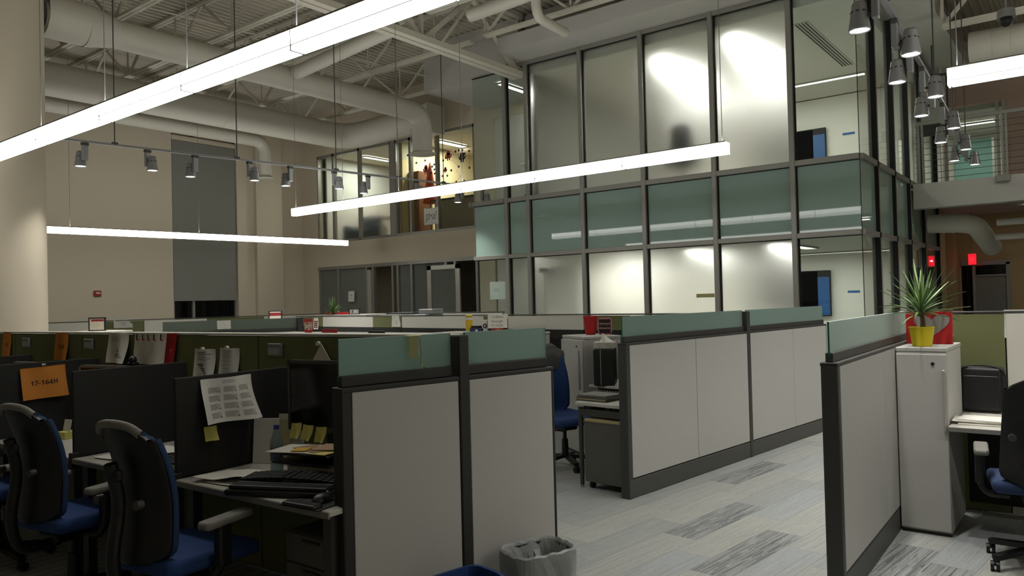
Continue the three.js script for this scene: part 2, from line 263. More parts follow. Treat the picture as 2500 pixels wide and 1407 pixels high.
truss('roof_joist', 'steel joist in the lit roof bay at the upper right', 'joist', V(-1.8, 5.75, -13.6), V(5.9, 5.75, -13.6), 1.1, 8, 0.08);
// thin bracing rods and sprinkler lines
[[V(-10.6, 6.28, -13), V(-12.2, 6.28, 0)], [V(-15.8, 6.28, -13), V(-15.8, 6.28, 0)], [V(-9.6, 6.3, -13), V(-9.6, 6.3, 0)]].forEach(([a, b], i) => tag(obj('brace_rod', rod(a, b, 0.012, 6), M.steel), ['thin bracing rod nearest the bulkhead under the roof deck', 'thin bracing rod nearest the shaded window wall', 'thin bracing rod beside the main girder'][i], 'rod').userData.kind = 'structure');
function duct(name, label, pts, r, bands, plate) {
  const g = thing(name, label, 'air duct', pts[0]); const o = V(...pts[0]);
  const q = pts.map(p => V(...p).sub(o)); const path = new THREE.CurvePath();
  // straight runs with rounded elbows
  let cur = q[0].clone(); const R = r * 1.9;
  for (let i = 1; i < q.length; i++) {
    if (i < q.length - 1) {
      const inn = q[i].clone().sub(q[i - 1]).normalize(), out = q[i + 1].clone().sub(q[i]).normalize();
      const a = q[i].clone().addScaledVector(inn, -R), b = q[i].clone().addScaledVector(out, R);
      path.add(new THREE.LineCurve3(cur, a)); path.add(new THREE.QuadraticBezierCurve3(a, q[i].clone(), b)); cur = b;
    } else path.add(new THREE.LineCurve3(cur, q[i]));
  }
  obj('duct_pipe', new THREE.TubeGeometry(path, 90, r, 24, false), M.duct, g);
  for (const [p, ax] of bands) { const c = V(...p).sub(o); obj('seam_band', cyl(r * 1.025, r * 1.025, 0.035, c.x, c.y, c.z, 24, ax === 'z' ? Math.PI / 2 : 0, 0, ax === 'x' ? Math.PI / 2 : 0, true), M.duct, g); }
  if (plate) { const e = q[q.length - 1]; obj('diffuser_plate', lathe([[0, 0.02], [r * 1.0, 0.03], [r * 1.35, 0.0], [r * 1.3, -0.025], [r * 0.6, -0.03], [0, -0.03]], 28, e.x, e.y - 0.01, e.z), M.duct, g); }
  return g;
}
const d1 = duct('air_duct', 'long round duct turning down beside the decorated glass room', [[-11.5, 5.74, -4.33], [-11.5, 5.74, -11.83], [-11.5, 4.86, -11.83]], 0.215, [[[-11.5, 5.74, -6.8], 'z'], [[-11.5, 5.74, -9.4], 'z'], [[-11.5, 5.4, -11.83], 'y']], true);
obj('duct_reducer', new THREE.CylinderGeometry(0.31, 0.31, 0.55, 24, 1, true).rotateX(Math.PI / 2).translate(0, 0.02, -0.28), M.duct, d1);
obj('duct_cone', new THREE.CylinderGeometry(0.31, 0.218, 0.45, 24, 1, true).rotateX(Math.PI / 2).translate(0, 0.01, -0.78), M.duct, d1);
const d2 = duct('air_duct', 'wide round duct in the middle turning along the back wall', [[-14.5, 5.72, 2], [-14.5, 5.72, -12.3], [-12.2, 5.95, -12.75]], 0.3, [[[-14.5, 5.72, -6.4], 'z'], [[-14.5, 5.72, -8.9], 'z'], [[-14.5, 5.72, -11.2], 'z']], false);
duct('air_duct', 'slim round duct by the shaded window turning down to a diffuser', [[-16.3, 5.73, 2], [-16.3, 5.73, -11.15], [-16.3, 4.83, -11.15]], 0.16, [[[-16.3, 5.73, -6.7], 'z'], [[-16.3, 5.73, -8.4], 'z']], true);
duct('air_duct', 'cross duct branching over the pendants along the joists', [[-11.27, 5.8, -8.4], [-8.7, 6.0, -8.4]], 0.12, [], false);
duct('air_duct', 'white pipe with an elbow hanging beside the tower soffit', [[-7.9, 6.25, -9.3], [-3.4, 6.35, -9.3], [-3.4, 6.35, -7]], 0.11, [[[-6.4, 6.285, -9.3], 'x'], [[-5.6, 6.3, -9.3], 'x']], false);
duct('air_duct', 'short elbow pipe under the white pipe near the soffit', [[-6.6, 6.16, -9.3], [-6.6, 5.9, -9.35], [-6.6, 5.87, -10.1]], 0.075, [], false);
duct('air_duct', 'large duct under the upper walkway with a drop elbow', [[-2.45, 2.84, -15.9], [-1.72, 2.8, -15.9], [-1.6, 2.42, -17.4]], 0.17, [[[-2.2, 2.825, -15.9], 'x'], [[-2.05, 2.815, -15.9], 'x']], false);
duct('air_duct', 'upper white conduit pipe under the walkway', [[-1.4, 2.8, -16.2], [1.2, 2.82, -16.2]], 0.06, [], false);
duct('air_duct', 'lower white conduit pipe under the walkway', [[-1.45, 2.55, -16.4], [1.2, 2.57, -16.4]], 0.06, [], false);
duct('air_duct', 'big round duct in the bright roof bay at the upper right', [[-1.55, 5.6, -14.6], [3, 5.5, -14.6]], 0.26, [[[-1.2, 5.59, -14.6], 'x'], [[-0.95, 5.585, -14.6], 'x']], false);
obj('duct_mouth_box', mm(-0.35, 0.2, -0.2, 0.42, -0.3, 0.25).translate(2.3, 0.03, -14.75), M.duct, d2); obj('mouth_rim', mm(0.2, 0.23, -0.22, 0.44, -0.32, 0.27).translate(2.3, 0.03, -14.75), M.duct, d2);
{ const p = thing('access_point', 'white wireless access point plate under the joist', 'access point', [-12.35, 6.12, -7.1]); obj('plate', rb(0.62, 0.02, 0.62, 0.01, 0, 0.02, 0), M.paper, p); obj('dome', lathe([[0, -0.09], [0.1, -0.085], [0.15, -0.04], [0.17, 0.02]], 24), M.paper, p); obj('status_light', cyl(0.012, 0.012, 0.01, 0.05, -0.09, 0.05, 8), M.silver, p); }

// ================= PENDANTS =================
function pendant(label, x, z, n, yb, yaw, wires, roof) {
  const g = thing('pendant_light', label, 'pendant light', [x, yb, z], yaw, 'linear pendant lights'); const S = 1.219, L = n * S;
  obj('housing_cap', [rb(L, 0.012, 0.12, 0.004, L / 2, 0.124, 0), mm(0, L, 0.118, 0.13, -0.045, 0.045)], M.alu, g);
  for (let i = 0; i < n; i++) {
    obj('side_lens', rb(S - 0.006, 0.082, 0.1, 0.006, (i + 0.5) * S, 0.077, 0), M.lens, g);
    obj('bottom_lens', rb(S - 0.012, 0.03, 0.106, 0.012, (i + 0.5) * S, 0.015, 0), M.lensLow, g);
  }
  obj('seam_strip', mm(0.004, L - 0.004, 0.031, 0.035, -0.0515, 0.0515), M.alu, g);
  for (let i = 1; i < n; i++) obj('joint_band', [mm(i * S - 0.003, i * S + 0.003, 0, 0.118, -0.049, 0.049)], M.dark, g);
  obj('end_cap', mm(-0.008, 0, 0.0, 0.12, -0.05, 0.05), M.lens, g); obj('end_cap', mm(L, L + 0.008, 0.0, 0.12, -0.05, 0.05), M.lens, g);
  for (const k of wires) obj('suspension_wire', rod(V(Math.min(Math.max(k * S, 0.05), L - 0.05), 0.12, 0), V(Math.min(Math.max(k * S, 0.05), L - 0.05), roof - yb, 0), 0.004, 6), M.silver, g);
  const c = V(L / 2, -0.012, 0).applyAxisAngle(V(0, 1, 0), yaw).add(V(x, yb, z));
  const l = new THREE.RectAreaLight(LAMPC, DOWNGLOW, L - 0.05, 0.09); l.position.copy(c); l.rotation.set(-Math.PI / 2, yaw, 0, 'YXZ'); scene.add(l);
  const l2 = new THREE.RectAreaLight(LAMPC, UPGLOW, L - 0.05, 0.08); l2.position.copy(c); l2.position.y = yb + 0.145; l2.rotation.set(Math.PI / 2, yaw, 0, 'YXZ'); scene.add(l2);
  return g;
}
pendant('longest glowing pendant, crossing the upper left corner of the view', -10.99, -2.75, 7, 3.09, 0, [1, 3, 4, 5, 6], 6.9);
pendant('glowing pendant in front of the glass tower', -10.31, -7.59, 6, 3.072, 0, [0, 1, 2, 3, 6], 6.9);
pendant('glowing pendant in front of the shaded window wall', -14.5, -12.2, 6, 3.06, -96 * D2R, [3, 5], 6.9);
pendant('glowing pendant at the right edge near the walkway', -0.8, -6.28, 4, 3.075, 0, [0, 2], 6.9);
// ================= TRACK SPOTS =================
function spotHead(label, group, x, y, z, side, turn, power) {
  const g = thing('track_spot', label, 'spotlight', [x, y, z], turn, group);
  obj('adapter', rb(0.05, 0.035, 0.09, 0.006, 0, -0.018, 0), M.dark, g);
  obj('gear_box', rb(0.045, 0.2, 0.075, 0.008, 0, -0.135, 0), M.silver, g);
  const hx = side * 0.105;
  const hd = obj('lamp_head', lathe([[0, 0.10], [0.04, 0.1], [0.047, 0.085], [0.055, 0.02], [0.072, -0.085], [0.072, -0.1], [0.066, -0.1], [0.062, -0.085]], 24, hx, -0.2, 0), M.silver, g);
  obj('vent_ring', [0, 1, 2, 3, 4, 5, 6, 7].map(k => { const a = k * Math.PI / 4; return bx(0.004, 0.008, 0.022, hx + 0.0555 * Math.cos(a), -0.17, 0.0555 * Math.sin(a), 0, -a, 0); }), M.black, hd);
  obj('pivot', cyl(0.012, 0.012, Math.abs(hx) - 0.02, hx / 2, -0.2, 0, 10, 0, 0, Math.PI / 2), M.dark, g);
  obj('lamp_face', cyl(0.063, 0.063, 0.006, hx, -0.29, 0, 20), M.spotFace, g);
  if (power) {
    const p = V(hx, -0.3, 0).applyAxisAngle(V(0, 1, 0), turn).add(V(x, y, z));
    const l = new THREE.SpotLight(SPOTC, power, 0, 0.85, 0.8, 2); l.position.copy(p); l.target.position.set(p.x, 0, p.z); l.castShadow = true; l.shadow.radius = 3; scene.add(l, l.target);
  }
}
function track(label, A, B, roof, rods) {
  const g = thing('lighting_track', label, 'lighting track', [A.x, A.y, A.z]);
  const b = B.clone().sub(A); obj('track_rail', bar(V(0, 0, 0), b, 0.035, 0.03), M.silver, g);
  for (const t of rods) { const p = b.clone().multiplyScalar(t); obj('hanger_rod', rod(p, p.clone().setY(roof - A.y), 0.008, 8), M.dark, g); obj('hanger_clip', rb(0.06, 0.03, 0.07, 0.008, p.x, p.y + 0.02, p.z), M.dark, g); obj('ceiling_canopy', cyl(0.05, 0.06, 0.05, p.x, roof - A.y, p.z, 12), M.dark, g); }
}
const nth = ['first', 'second', 'third', 'fourth', 'fifth', 'sixth', 'seventh', 'eighth', 'ninth', 'tenth'];
{
  const K = 2.2 / 2.4, Y = 3.8;    // spots surveyed at 4.0 m, track hung at 3.8 m
  const S = [[-11.323, -4.794], [-11.22, -5.633], [-11.154, -6.33], [-11.067, -7.212], [-11.002, -7.932], [-10.867, -8.782], [-10.806, -9.488], [-10.6, -10.6], [-10.397, -11.764], [-10.272, -12.315]].map(p => [p[0] * K, p[1] * K]);
  track('track rail with spots running past the shaded window and the back rooms', V(S[0][0] - 0.02, Y + 0.015, -4.1), V(S[9][0] + 0.03, Y + 0.015, -11.35), 6.3, [0.09, 0.32, 0.55, 0.72, 0.86]);
  const A = V(S[0][0] - 0.02, 0, -4.1), B = V(S[9][0] + 0.03, 0, -11.35), lx = z => A.x + (B.x - A.x) * (z - A.z) / (B.z - A.z);
  S.forEach((p, i) => spotHead(`${nth[i]} spot from the left on the track before the back wall`, 'track spots on the left', lx(p[1]), Y, p[1], i & 1 ? 1 : -1, 0.12, 9));
}
{
  const S = [[-1.212, -5.661], [-1.089, -6.498], [-1.281, -7.291], [-1.139, -8.074], [-1.343, -8.863], [-1.224, -9.796], [-1.418, -10.638], [-1.295, -11.399], [-1.52, -12.282], [-1.387, -12.869]];
  const Y = 3.72;
  track('track rail with spots along the right side of the glass tower', V(-1.0, Y + 0.015, -2.2), V(-1.48, Y + 0.015, -13.3), 6.2, [0.1, 0.35, 0.62, 0.8, 0.96]);
  const lx = z => -1.0 - 0.48 * (z + 2.2) / (-13.3 + 2.2);
  S.forEach((p, i) => spotHead(`${nth[i]} spot from the viewer on the track right of the tower`, 'track spots on the right', lx(p[1]), Y, p[1], i & 1 ? 1 : -1, 0.04, 7.5));
  for (let k = 0; k < 2; k++) spotHead(`${nth[k]} spot on the stretch of the right track above the frame`, 'track spots above the frame', lx(-4.9 + k * 0.8), Y, -4.9 + k * 0.8, k & 1 ? -1 : 1, 0.04, 8);
}

// ================= PARTITIONS =================
const HP = 1.24, HG = 1.44;
// end panel: local +x runs along the panel from its near end, face towards +z side
function endPanel(label, A, B, posts, seams, plinth, fr = M.dark) {
  const d = Math.hypot(B[0] - A[0], B[1] - A[1]), turn = Math.atan2(-(B[1] - A[1]), B[0] - A[0]);
  const g = thing('partition_panel', label, 'partition', [A[0], 0, A[1]], turn);
  obj('end_post', rb(0.05, HP, 0.085, 0.008, 0.025, HP / 2, 0), fr, g);
  obj('end_post', rb(0.016, HP, 0.085, 0.004, d - 0.008, HP / 2, 0), M.darker, g);
  for (const p of posts) obj('high_post', rb(0.062, HG, 0.1, 0.008, p * d, HG / 2, 0), fr, g);
  const cuts = [0.0, ...seams, 1.0].map(s => s * d);
  for (let i = 0; i < cuts.length - 1; i++) {
    const isP = s => posts.some(p => Math.abs(p * d - s) < 1e-3);
    const a = i === 0 ? 0.052 : cuts[i] + (isP(cuts[i]) ? 0.033 : 0.003), b = i === cuts.length - 2 ? d - 0.018 : cuts[i + 1] - (isP(cuts[i + 1]) ? 0.033 : 0.003);
    for (const s of [1, -1]) obj('panel_face', rb(b - a, HP - 0.02 - plinth, 0.018, 0.004, (a + b) / 2, plinth + (HP - 0.02 - plinth) / 2, s * 0.034), M.white, g);
  }
  obj('core', mm(0.05, d - 0.016, 0.02, HP - 0.02, -0.025, 0.025), M.darker, g);
  if (plinth > 0.05) { obj('plinth', rb(d - 0.02, plinth - 0.012, 0.086, 0.006, d / 2, plinth / 2 - 0.004, 0), M.plinth, g); }
  obj('top_rail', rb(d, 0.022, 0.09, 0.006, d / 2, HP - 0.009, 0), fr, g);
  const pc = [0, ...posts.map(p => p * d), d];
  for (let i = 0; i < pc.length - 1; i++) {
    const a = pc[i] + (i ? 0.04 : 0.012), b = pc[i + 1] - (i < pc.length - 2 ? 0.05 : 0.02);
    obj('glass_clamp', rb(b - a, 0.05, 0.04, 0.006, (a + b) / 2, HP + 0.027, 0), fr, g);
    const gl = obj('glass_screen', mm(a, b, HP + 0.03, HG + 0.012, -0.005, 0.005), M.frostTeal, g);
    obj('glass_edge', [mm(a - 0.0015, a, HP + 0.03, HG + 0.012, -0.005, 0.005), mm(b, b + 0.0015, HP + 0.03, HG + 0.012, -0.005, 0.005)], M.glassEdge, gl);
  }
  return g;
}
endPanel('white end panel with two glass screens beside the wastebasket', [-2.622, -2.13], [-2.37, -3.37], [0.522], [0.522], 0.1, M.darker);
endPanel('long white end panel of four sheets in the middle aisle', [-3.02, -5.32], [-2.57, -9.3], [0.515], [0.265, 0.515, 0.77], 0.16);
endPanel('white end panel left of the cabinet with the yellow flowerpot', [-1.105, -4.08], [-1.145, -6.35], [], [0.5], 0.16);

// spine panels (fabric and writable boards)
function spine(label, A, B, h, cells, cap = M.capTop, split = 0) {
  const d = Math.hypot(B[0] - A[0], B[1] - A[1]), turn = Math.atan2(-(B[1] - A[1]), B[0] - A[0]);
  const g = thing('divider_panel', label, 'partition', [A[0], 0, A[1]], turn);
  let s = 0; const tot = cells.reduce((q, c) => q + c[0], 0);
  for (const [w, m] of cells) { const ww = w / tot * d; for (const k of [1, -1]) { obj('panel_tile', rb(ww - 0.008, h - 0.02 - split, 0.02, 0.006, s + ww / 2, split + (h - 0.02 - split) / 2, k * 0.026), m, g); if (split) obj('lower_tile', rb(ww - 0.008, split - 0.01, 0.02, 0.006, s + ww / 2, split / 2, k * 0.026), M.charcoal, g); } s += ww; }
  obj('core', mm(0.01, d - 0.01, 0, h - 0.03, -0.016, 0.016), M.darker, g);
  obj('top_cap', rb(d, 0.014, 0.078, 0.005, d / 2, h - 0.006, 0), cap, g);
  return g;
}
spine('olive green fabric divider behind the row of near desks', [-8.6, -2.6], [-2.56, -2.84], HG, [[1.03, M.green], [1.2, M.green], [1.1, M.green], [1.135, M.green], [1.15, M.green], [0.4, M.green], [0.85, M.green]].slice(0, 6), M.capTop);
spine('long divider of white boards and green fabric behind the middle desks', [-11.55, -8.53], [-2.85, -7.38], 1.425, [[0.93, M.green2], [1.52, M.board], [0.76, M.green2], [1.84, M.board], [0.37, M.green2], [1.38, M.board], [0.66, M.green2], [1.32, M.board]], M.dark, 1.235);
spine('far divider in front of the shaded window with white boards', [-13.0, -4.6], [-12.4, -10.4], 1.445, [[1.0, M.board], [0.75, M.green], [1.1, M.board], [1.1, M.green2], [1.2, M.board], [0.7, M.green2]], M.dark);
spine('far divider behind the small plant and the picture frame', [-12.1, -9.84], [-7.6, -9.6], 1.432, [[1.6, M.board], [1.6, M.green2], [1.6, M.board]], M.dark);
spine('green and white divider behind the flowerpot at the right', [-1.08, -6.42], [1.6, -6.62], HG, [[0.55, M.green2], [1.3, M.board], [0.83, M.green2]], M.dark);
{ // glass screen on another end panel, left of the small snack bag
  const g = thing('partition_panel', 'low end panel with a clear glass screen left of the snack bag', 'partition', [-9.25, 0, -4.814], Math.atan2(1.621, 0.515));
  const d = 1.7; obj('panel_face', rb(d, 1.26, 0.08, 0.006, d / 2, 0.63, 0), M.white, g); obj('glass_clamp', rb(d, 0.05, 0.05, 0.006, d / 2, 1.285, 0), M.dark, g); obj('glass_screen', mm(0, d, 1.31, 1.445, -0.005, 0.005), M.filmGrey, g); obj('high_post', rb(0.08, 1.45, 0.1, 0.01, d + 0.04, 0.725, 0), M.dark, g);
}
// ================= NEAR DESKS =================
const YD = 0.73;
const deskX = [[-3.765, -2.6], [-4.86, -3.8], [-6.04, -4.9], [-7.2, -6.09], [-8.4, -7.25]];
const deskN = ['by the white end panel', 'holding the black phone', 'with the silver monitor', 'behind the third office chair', 'at the far left end'];
deskX.forEach(([a, b], i) => {
  const c = (a + b) / 2, w = b - a, g = thing('desk', `white laminate desk ${deskN[i]} of the near row`, 'desk', [c, 0, -2.84 - (c + 2.5) * 0.0393 + 0.415], 0.0393);
  obj('desk_top', rb(w, 0.024, 0.74, 0.004, 0, YD - 0.012, 0), M.deskTop, g); obj('edge_band', rb(w, 0.03, 0.012, 0.004, 0, YD - 0.017, 0.372), M.deskEdge, g);
  obj('leg', mm(-w / 2 + 0.04, -w / 2 + 0.09, 0, YD - 0.024, 0.28, 0.33), M.dark, g); obj('leg', mm(w / 2 - 0.09, w / 2 - 0.04, 0, YD - 0.024, 0.28, 0.33), M.dark, g); obj('modesty_rail', mm(-w / 2 + 0.05, w / 2 - 0.05, 0.55, 0.7, -0.33, -0.31), M.dark, g);
});
[[-3.782, 'bearing the printed calendar sheet'], [-4.88, 'behind the nearest office chair'], [-6.06, 'bearing the large orange envelope'], [-7.22, 'farthest left on the near desks']].forEach(([x, l]) => {
  const g = thing('desk_screen', `charcoal privacy screen standing on the desks, ${l}`, 'screen', [x, YD, -2.84 - (x + 2.5) * 0.0393 + 0.41], 0.0393);
  obj('screen_panel', rb(0.022, 0.515, 0.73, 0.006, 0, 0.258, 0), M.charcoal, g); obj('edge_clamp', rb(0.034, 0.09, 0.05, 0.006, 0, -0.015, 0.36), M.darker, g);
});
// ---- task chairs ----
function chair(label, x, z, turn, m = {}) {
  const g = thing('office_chair', label, 'office chair', [x, 0, z], turn); const seat = m.seat || M.blue;
  for (let k = 0; k < 5; k++) { const a = k * Math.PI * 0.4 + 0.35; const s = obj('base_spoke', [bar(V(0.03 * Math.sin(a), 0.11, 0.03 * Math.cos(a)), V(0.29 * Math.sin(a), 0.075, 0.29 * Math.cos(a)), 0.045, 0.03)], M.plastic, g); obj('castor', [cyl(0.028, 0.028, 0.018, 0.29 * Math.sin(a) - 0.014, 0.028, 0.29 * Math.cos(a), 14, 0, 0, Math.PI / 2), cyl(0.028, 0.028, 0.018, 0.29 * Math.sin(a) + 0.014, 0.028, 0.29 * Math.cos(a), 14, 0, 0, Math.PI / 2), bx(0.02, 0.05, 0.02, 0.29 * Math.sin(a), 0.055, 0.29 * Math.cos(a))], M.plastic, s); }
  obj('gas_lift', [cyl(0.03, 0.035, 0.18, 0, 0.18, 0), cyl(0.018, 0.018, 0.14, 0, 0.33, 0)], M.plastic, g);
  obj('mechanism', rb(0.16, 0.06, 0.26, 0.02, 0, 0.39, 0.02), M.plastic, g);
  // seat: cushion with waterfall front edge (front is -z)
  { const s = new RoundedBoxGeometry(0.5, 0.075, 0.5, 4, 0.035), p = s.attributes.position; for (let i = 0; i < p.count; i++) { const zz = p.getZ(i), xx = p.getX(i); p.setY(i, p.getY(i) - Math.max(0, -zz - 0.14) ** 2 * 1.6 + xx * xx * 0.25 + Math.max(0, zz) * 0.05); if (zz > 0) p.setX(i, xx * (1 - zz * 0.35)); } s.computeVertexNormals(); s.translate(0, 0.46, -0.02); obj('seat', s, seat, g); }
  // tall backrest: curved shell, tapering up, hollow leaning back
  const shell = (t, off, mtl, name, w0, inset) => {
    const nx = 14, ny = 26, pos = [], uv = [], idx = [];
    for (let f = 0; f < 2; f++) for (let j = 0; j <= ny; j++) for (let i = 0; i <= nx; i++) {
      const v = j / ny, u = i / nx * 2 - 1, top = v > 0.86 ? Math.sqrt(Math.max(0, 1 - ((v - 0.86) / 0.14) ** 2.2)) : 1, bot = v < 0.12 ? Math.sqrt(1 - ((0.12 - v) / 0.12) ** 2 * 0.7) : 1;
      const hw = (0.2 - 0.045 * v - inset) * (top * 0.55 + 0.45) * bot, yy = 0.5 + inset + v * (0.62 - inset * 2) - (1 - top) * 0.0;
      const zz = 0.235 + 0.05 * Math.sin(v * Math.PI * 1.15 - 0.5) * -1 + v * 0.1 - Math.abs(u) ** 2 * 0.055 + off + f * t;
      pos.push(u * hw, yy - (Math.abs(u) ** 3) * (v > 0.9 ? 0.035 : 0), zz); uv.push(i / nx, v);
    }
    const N = (nx + 1) * (ny + 1);
    for (let f = 0; f < 2; f++) for (let j = 0; j < ny; j++) for (let i = 0; i < nx; i++) { const a = f * N + j * (nx + 1) + i, b = a + 1, c = a + nx + 1, d = c + 1; f ? idx.push(a, b, d, a, d, c) : idx.push(a, d, b, a, c, d); }
    const ring = []; for (let i = 0; i <= nx; i++) ring.push(i); for (let j = 1; j <= ny; j++) ring.push(j * (nx + 1) + nx); for (let i = nx - 1; i >= 0; i--) ring.push(ny * (nx + 1) + i); for (let j = ny - 1; j > 0; j--) ring.push(j * (nx + 1));
    for (let k = 0; k < ring.length; k++) { const a = ring[k], b = ring[(k + 1) % ring.length]; idx.push(a, b, b + N, a, b + N, a + N); }
    const q = new THREE.BufferGeometry(); q.setAttribute('position', new THREE.Float32BufferAttribute(pos, 3)); q.setAttribute('uv', new THREE.Float32BufferAttribute(uv, 2)); q.setIndex(idx); q.computeVertexNormals(); return obj(name, q, mtl, g);
  };
  shell(0.03, -0.04, m.back || M.blueEdge, 'back_cushion', 0, 0.004);
  const bk = shell(0.016, -0.008, m.shell || M.plastic, 'back_shell', 0, 0.0);
  if (!m.plain) obj('top_trim', tube([[-0.13, 1.075, 0.29], [-0.095, 1.105, 0.312], [0, 1.118, 0.325], [0.095, 1.105, 0.312], [0.13, 1.075, 0.29]], 0.019, 10, 20), M.greyPad, bk);
  obj('spine_bar', [tube([[0, 0.36, 0.08], [0, 0.38, 0.28], [0, 0.52, 0.33], [0, 0.78, 0.30], [0, 0.95, 0.335]], 0.028, 8, 24), rb(0.1, 0.05, 0.03, 0.01, 0, 0.9, 0.325)], M.plastic, g);
  for (const s of [-0.13, 0.13]) obj('lumbar_knob', cyl(0.02, 0.02, 0.03, s, 0.78, 0.3, 12, Math.PI / 2), M.dark, g);
  if (!m.noArms) for (const s of [1, -1]) {
    const a = obj('arm_post', [tube([[s * 0.14, 0.4, 0.02], [s * 0.25, 0.41, 0.02], [s * 0.285, 0.48, 0.01], [s * 0.285, 0.64, -0.01]], 0.022, 8, 20), rb(0.05, 0.2, 0.07, 0.015, s * 0.285, 0.55, 0)], M.plastic, g);
    const p = rb(0.115, 0.036, 0.27, 0.018, 0, 0, 0, 0, 0, 0, 5), pp = p.attributes.position; for (let i = 0; i < pp.count; i++) { pp.setX(i, pp.getX(i) * Math.sqrt(1.02 - (pp.getZ(i) / 0.14) ** 2 * 0.8)); pp.setY(i, pp.getY(i) - Math.max(0, pp.getZ(i) - 0.05) * 0.08); } p.computeVertexNormals(); p.translate(s * 0.275, 0.655, -0.03); obj('arm_pad', p, M.greyPad, a);
  }
  return g;
}
chair('black-backed office chair with blue seat nearest the white end panel', -3.4, -1.83, 0.18);
chair('black-backed office chair with blue seat in front of the silver monitor', -4.53, -1.83, 0.2);
chair('black-backed office chair cut by the left edge of the view', -5.62, -1.82, 0.1);
chair('blue office chair with the grey jacket beside the storage cabinet', -4.08, -6.05, -1.9, { back: M.blue, shell: M.blue, plain: true });
chair('black mesh office chair at the right edge in front of the papers', -0.3, -5.28, 0.12, { back: M.black, shell: M.black, seat: mat('#26395c', 0.9), plain: true });

// ---- monitors, keyboards ----
function monitor(label, x, z, turn, w, h, y0, bezel) {
  const g = thing('monitor', label, 'monitor', [x, YD, z], turn);
  obj('foot', rb(0.24, 0.014, 0.18, 0.006, 0, 0.007, -0.04), M.plastic, g); obj('neck', rb(0.07, y0 + h * 0.5, 0.035, 0.01, 0, (y0 + h * 0.5) / 2, -0.06), M.plastic, g);
  obj('housing', rb(w, h, 0.05, 0.012, 0, y0 + h / 2, -0.022), M.plastic, g);
  obj('bezel', [mm(-w / 2, w / 2, y0 + h - 0.018, y0 + h, 0, 0.008), mm(-w / 2, w / 2, y0, y0 + 0.03, 0, 0.008), mm(-w / 2, -w / 2 + 0.018, y0, y0 + h, 0, 0.008), mm(w / 2 - 0.018, w / 2, y0, y0 + h, 0, 0.008)], bezel, g);
  obj('display', mm(-w / 2 + 0.018, w / 2 - 0.018, y0 + 0.03, y0 + h - 0.018, 0.001, 0.004), M.screen, g);
  return g;
}
monitor('black monitor with three yellow notes on its lower edge', -3.3, -2.6, 0.12, 0.54, 0.385, 0.19, M.dark);
monitor('silver-framed monitor behind the second office chair', -5.62, -2.48, 0.2, 0.5, 0.37, 0.115, M.silver);
monitor('silver-framed monitor at the left edge of the near desks', -6.72, -2.42, 0.15, 0.52, 0.37, 0.11, M.silver);
function keyboard(label, x, y, z, turn, w, d, curved) {
  const g = thing('keyboard', label, 'keyboard', [x, y, z], turn);
  obj('key_base', rb(w, 0.02, d, 0.008, 0, 0.014, 0, 0.05), M.plastic, g); obj('palm_rest', rb(w, 0.018, curved ? 0.1 : 0.07, 0.008, 0, 0.01, d / 2 + (curved ? 0.02 : 0.01)), curved ? M.leather : M.charcoal, g);
  const kg = new RoundedBoxGeometry(w / 17, 0.01, d / 7.2, 1, 0.002);
  for (let r = 0; r < 5; r++) for (let c = 0; c < 15; c++) { const k = new THREE.Mesh(kg, M.plastic); k.name = 'key'; k.position.set((c - 7) * w / 15.8 + (curved ? Math.sign(c - 7) * 0.006 : 0), 0.028 - (r - 2) * d / 6 * 0.05 + (curved ? 0.012 * (1 - ((c - 7) / 7) ** 2) : 0), (r - 2) * d / 6); k.castShadow = true; g.add(k); }
  return g;
}
keyboard('black ergonomic keyboard beside the white end panel', -3.05, YD + 0.03, -2.21, 0.42, 0.5, 0.16, true);
tag(obj('keyboard_riser', rb(0.54, 0.03, 0.3, 0.012).applyMatrix4(M4(-3.045, YD + 0.016, -2.2, 0, 0.42, 0)), M.plastic), 'black wedge riser under the ergonomic keyboard', 'riser');
keyboard('flat black keyboard beside the small white boxes', -4.03, YD + 0.001, -2.2, -0.02, 0.44, 0.15, false);
{ const g = thing('mouse', 'black mouse on the wrist-rest pad by the end panel', 'mouse', [-2.73, YD + 0.01, -2.13], 0.1); obj('mouse_body', new THREE.SphereGeometry(1, 20, 12, 0, Math.PI * 2, 0, Math.PI / 2).scale(0.034, 0.036, 0.06), M.leather, g); obj('scroll_wheel', cyl(0.008, 0.008, 0.006, 0, 0.03, -0.03, 12, 0, 0, Math.PI / 2), M.silver, g); }
{ const g = thing('mouse_pad', 'black mouse pad with a gel wrist rest', 'mouse pad', [-2.76, YD, -2.12], 0.1); obj('pad', rb(0.24, 0.006, 0.22, 0.003, 0, 0.003, 0), M.black, g); obj('wrist_rest', rb(0.2, 0.022, 0.06, 0.011, 0, 0.011, 0.085), M.leather, g); }
// ================= PAPERS AND SMALL THINGS ON THE NEAR ROW =================
function sheet(name, label, cat, w, h, m, pos, turn, o = {}) {   // a hanging or lying sheet with a little curl
  const g = new THREE.BoxGeometry(w, h, 0.0012, 10, 10, 1), p = g.attributes.position, k = o.curl ?? 0.012;
  for (let i = 0; i < p.count; i++) { const u = p.getX(i) / w, v = p.getY(i) / h; p.setZ(i, p.getZ(i) + k * (Math.abs(v - 0.5) ** 2) * (1 + 0.6 * Math.sin(u * 5 + (o.ph || 0))) + k * 0.3 * Math.sin(u * 7 + v * 3)); p.setX(i, p.getX(i) + (o.skew || 0) * p.getY(i)); }
  g.computeVertexNormals();
  const q = obj(name, g, m); q.position.set(...pos); q.rotation.set(o.rx || 0, turn, o.rz || 0, 'YXZ'); return tag(q, label, cat, o.group);
}
const lines = (c, x, y, w, n, dy, col = '#55534e', th = 2) => { c.fillStyle = col; for (let i = 0; i < n; i++) c.fillRect(x, y + i * dy, w * rr(0.65, 1), th); };
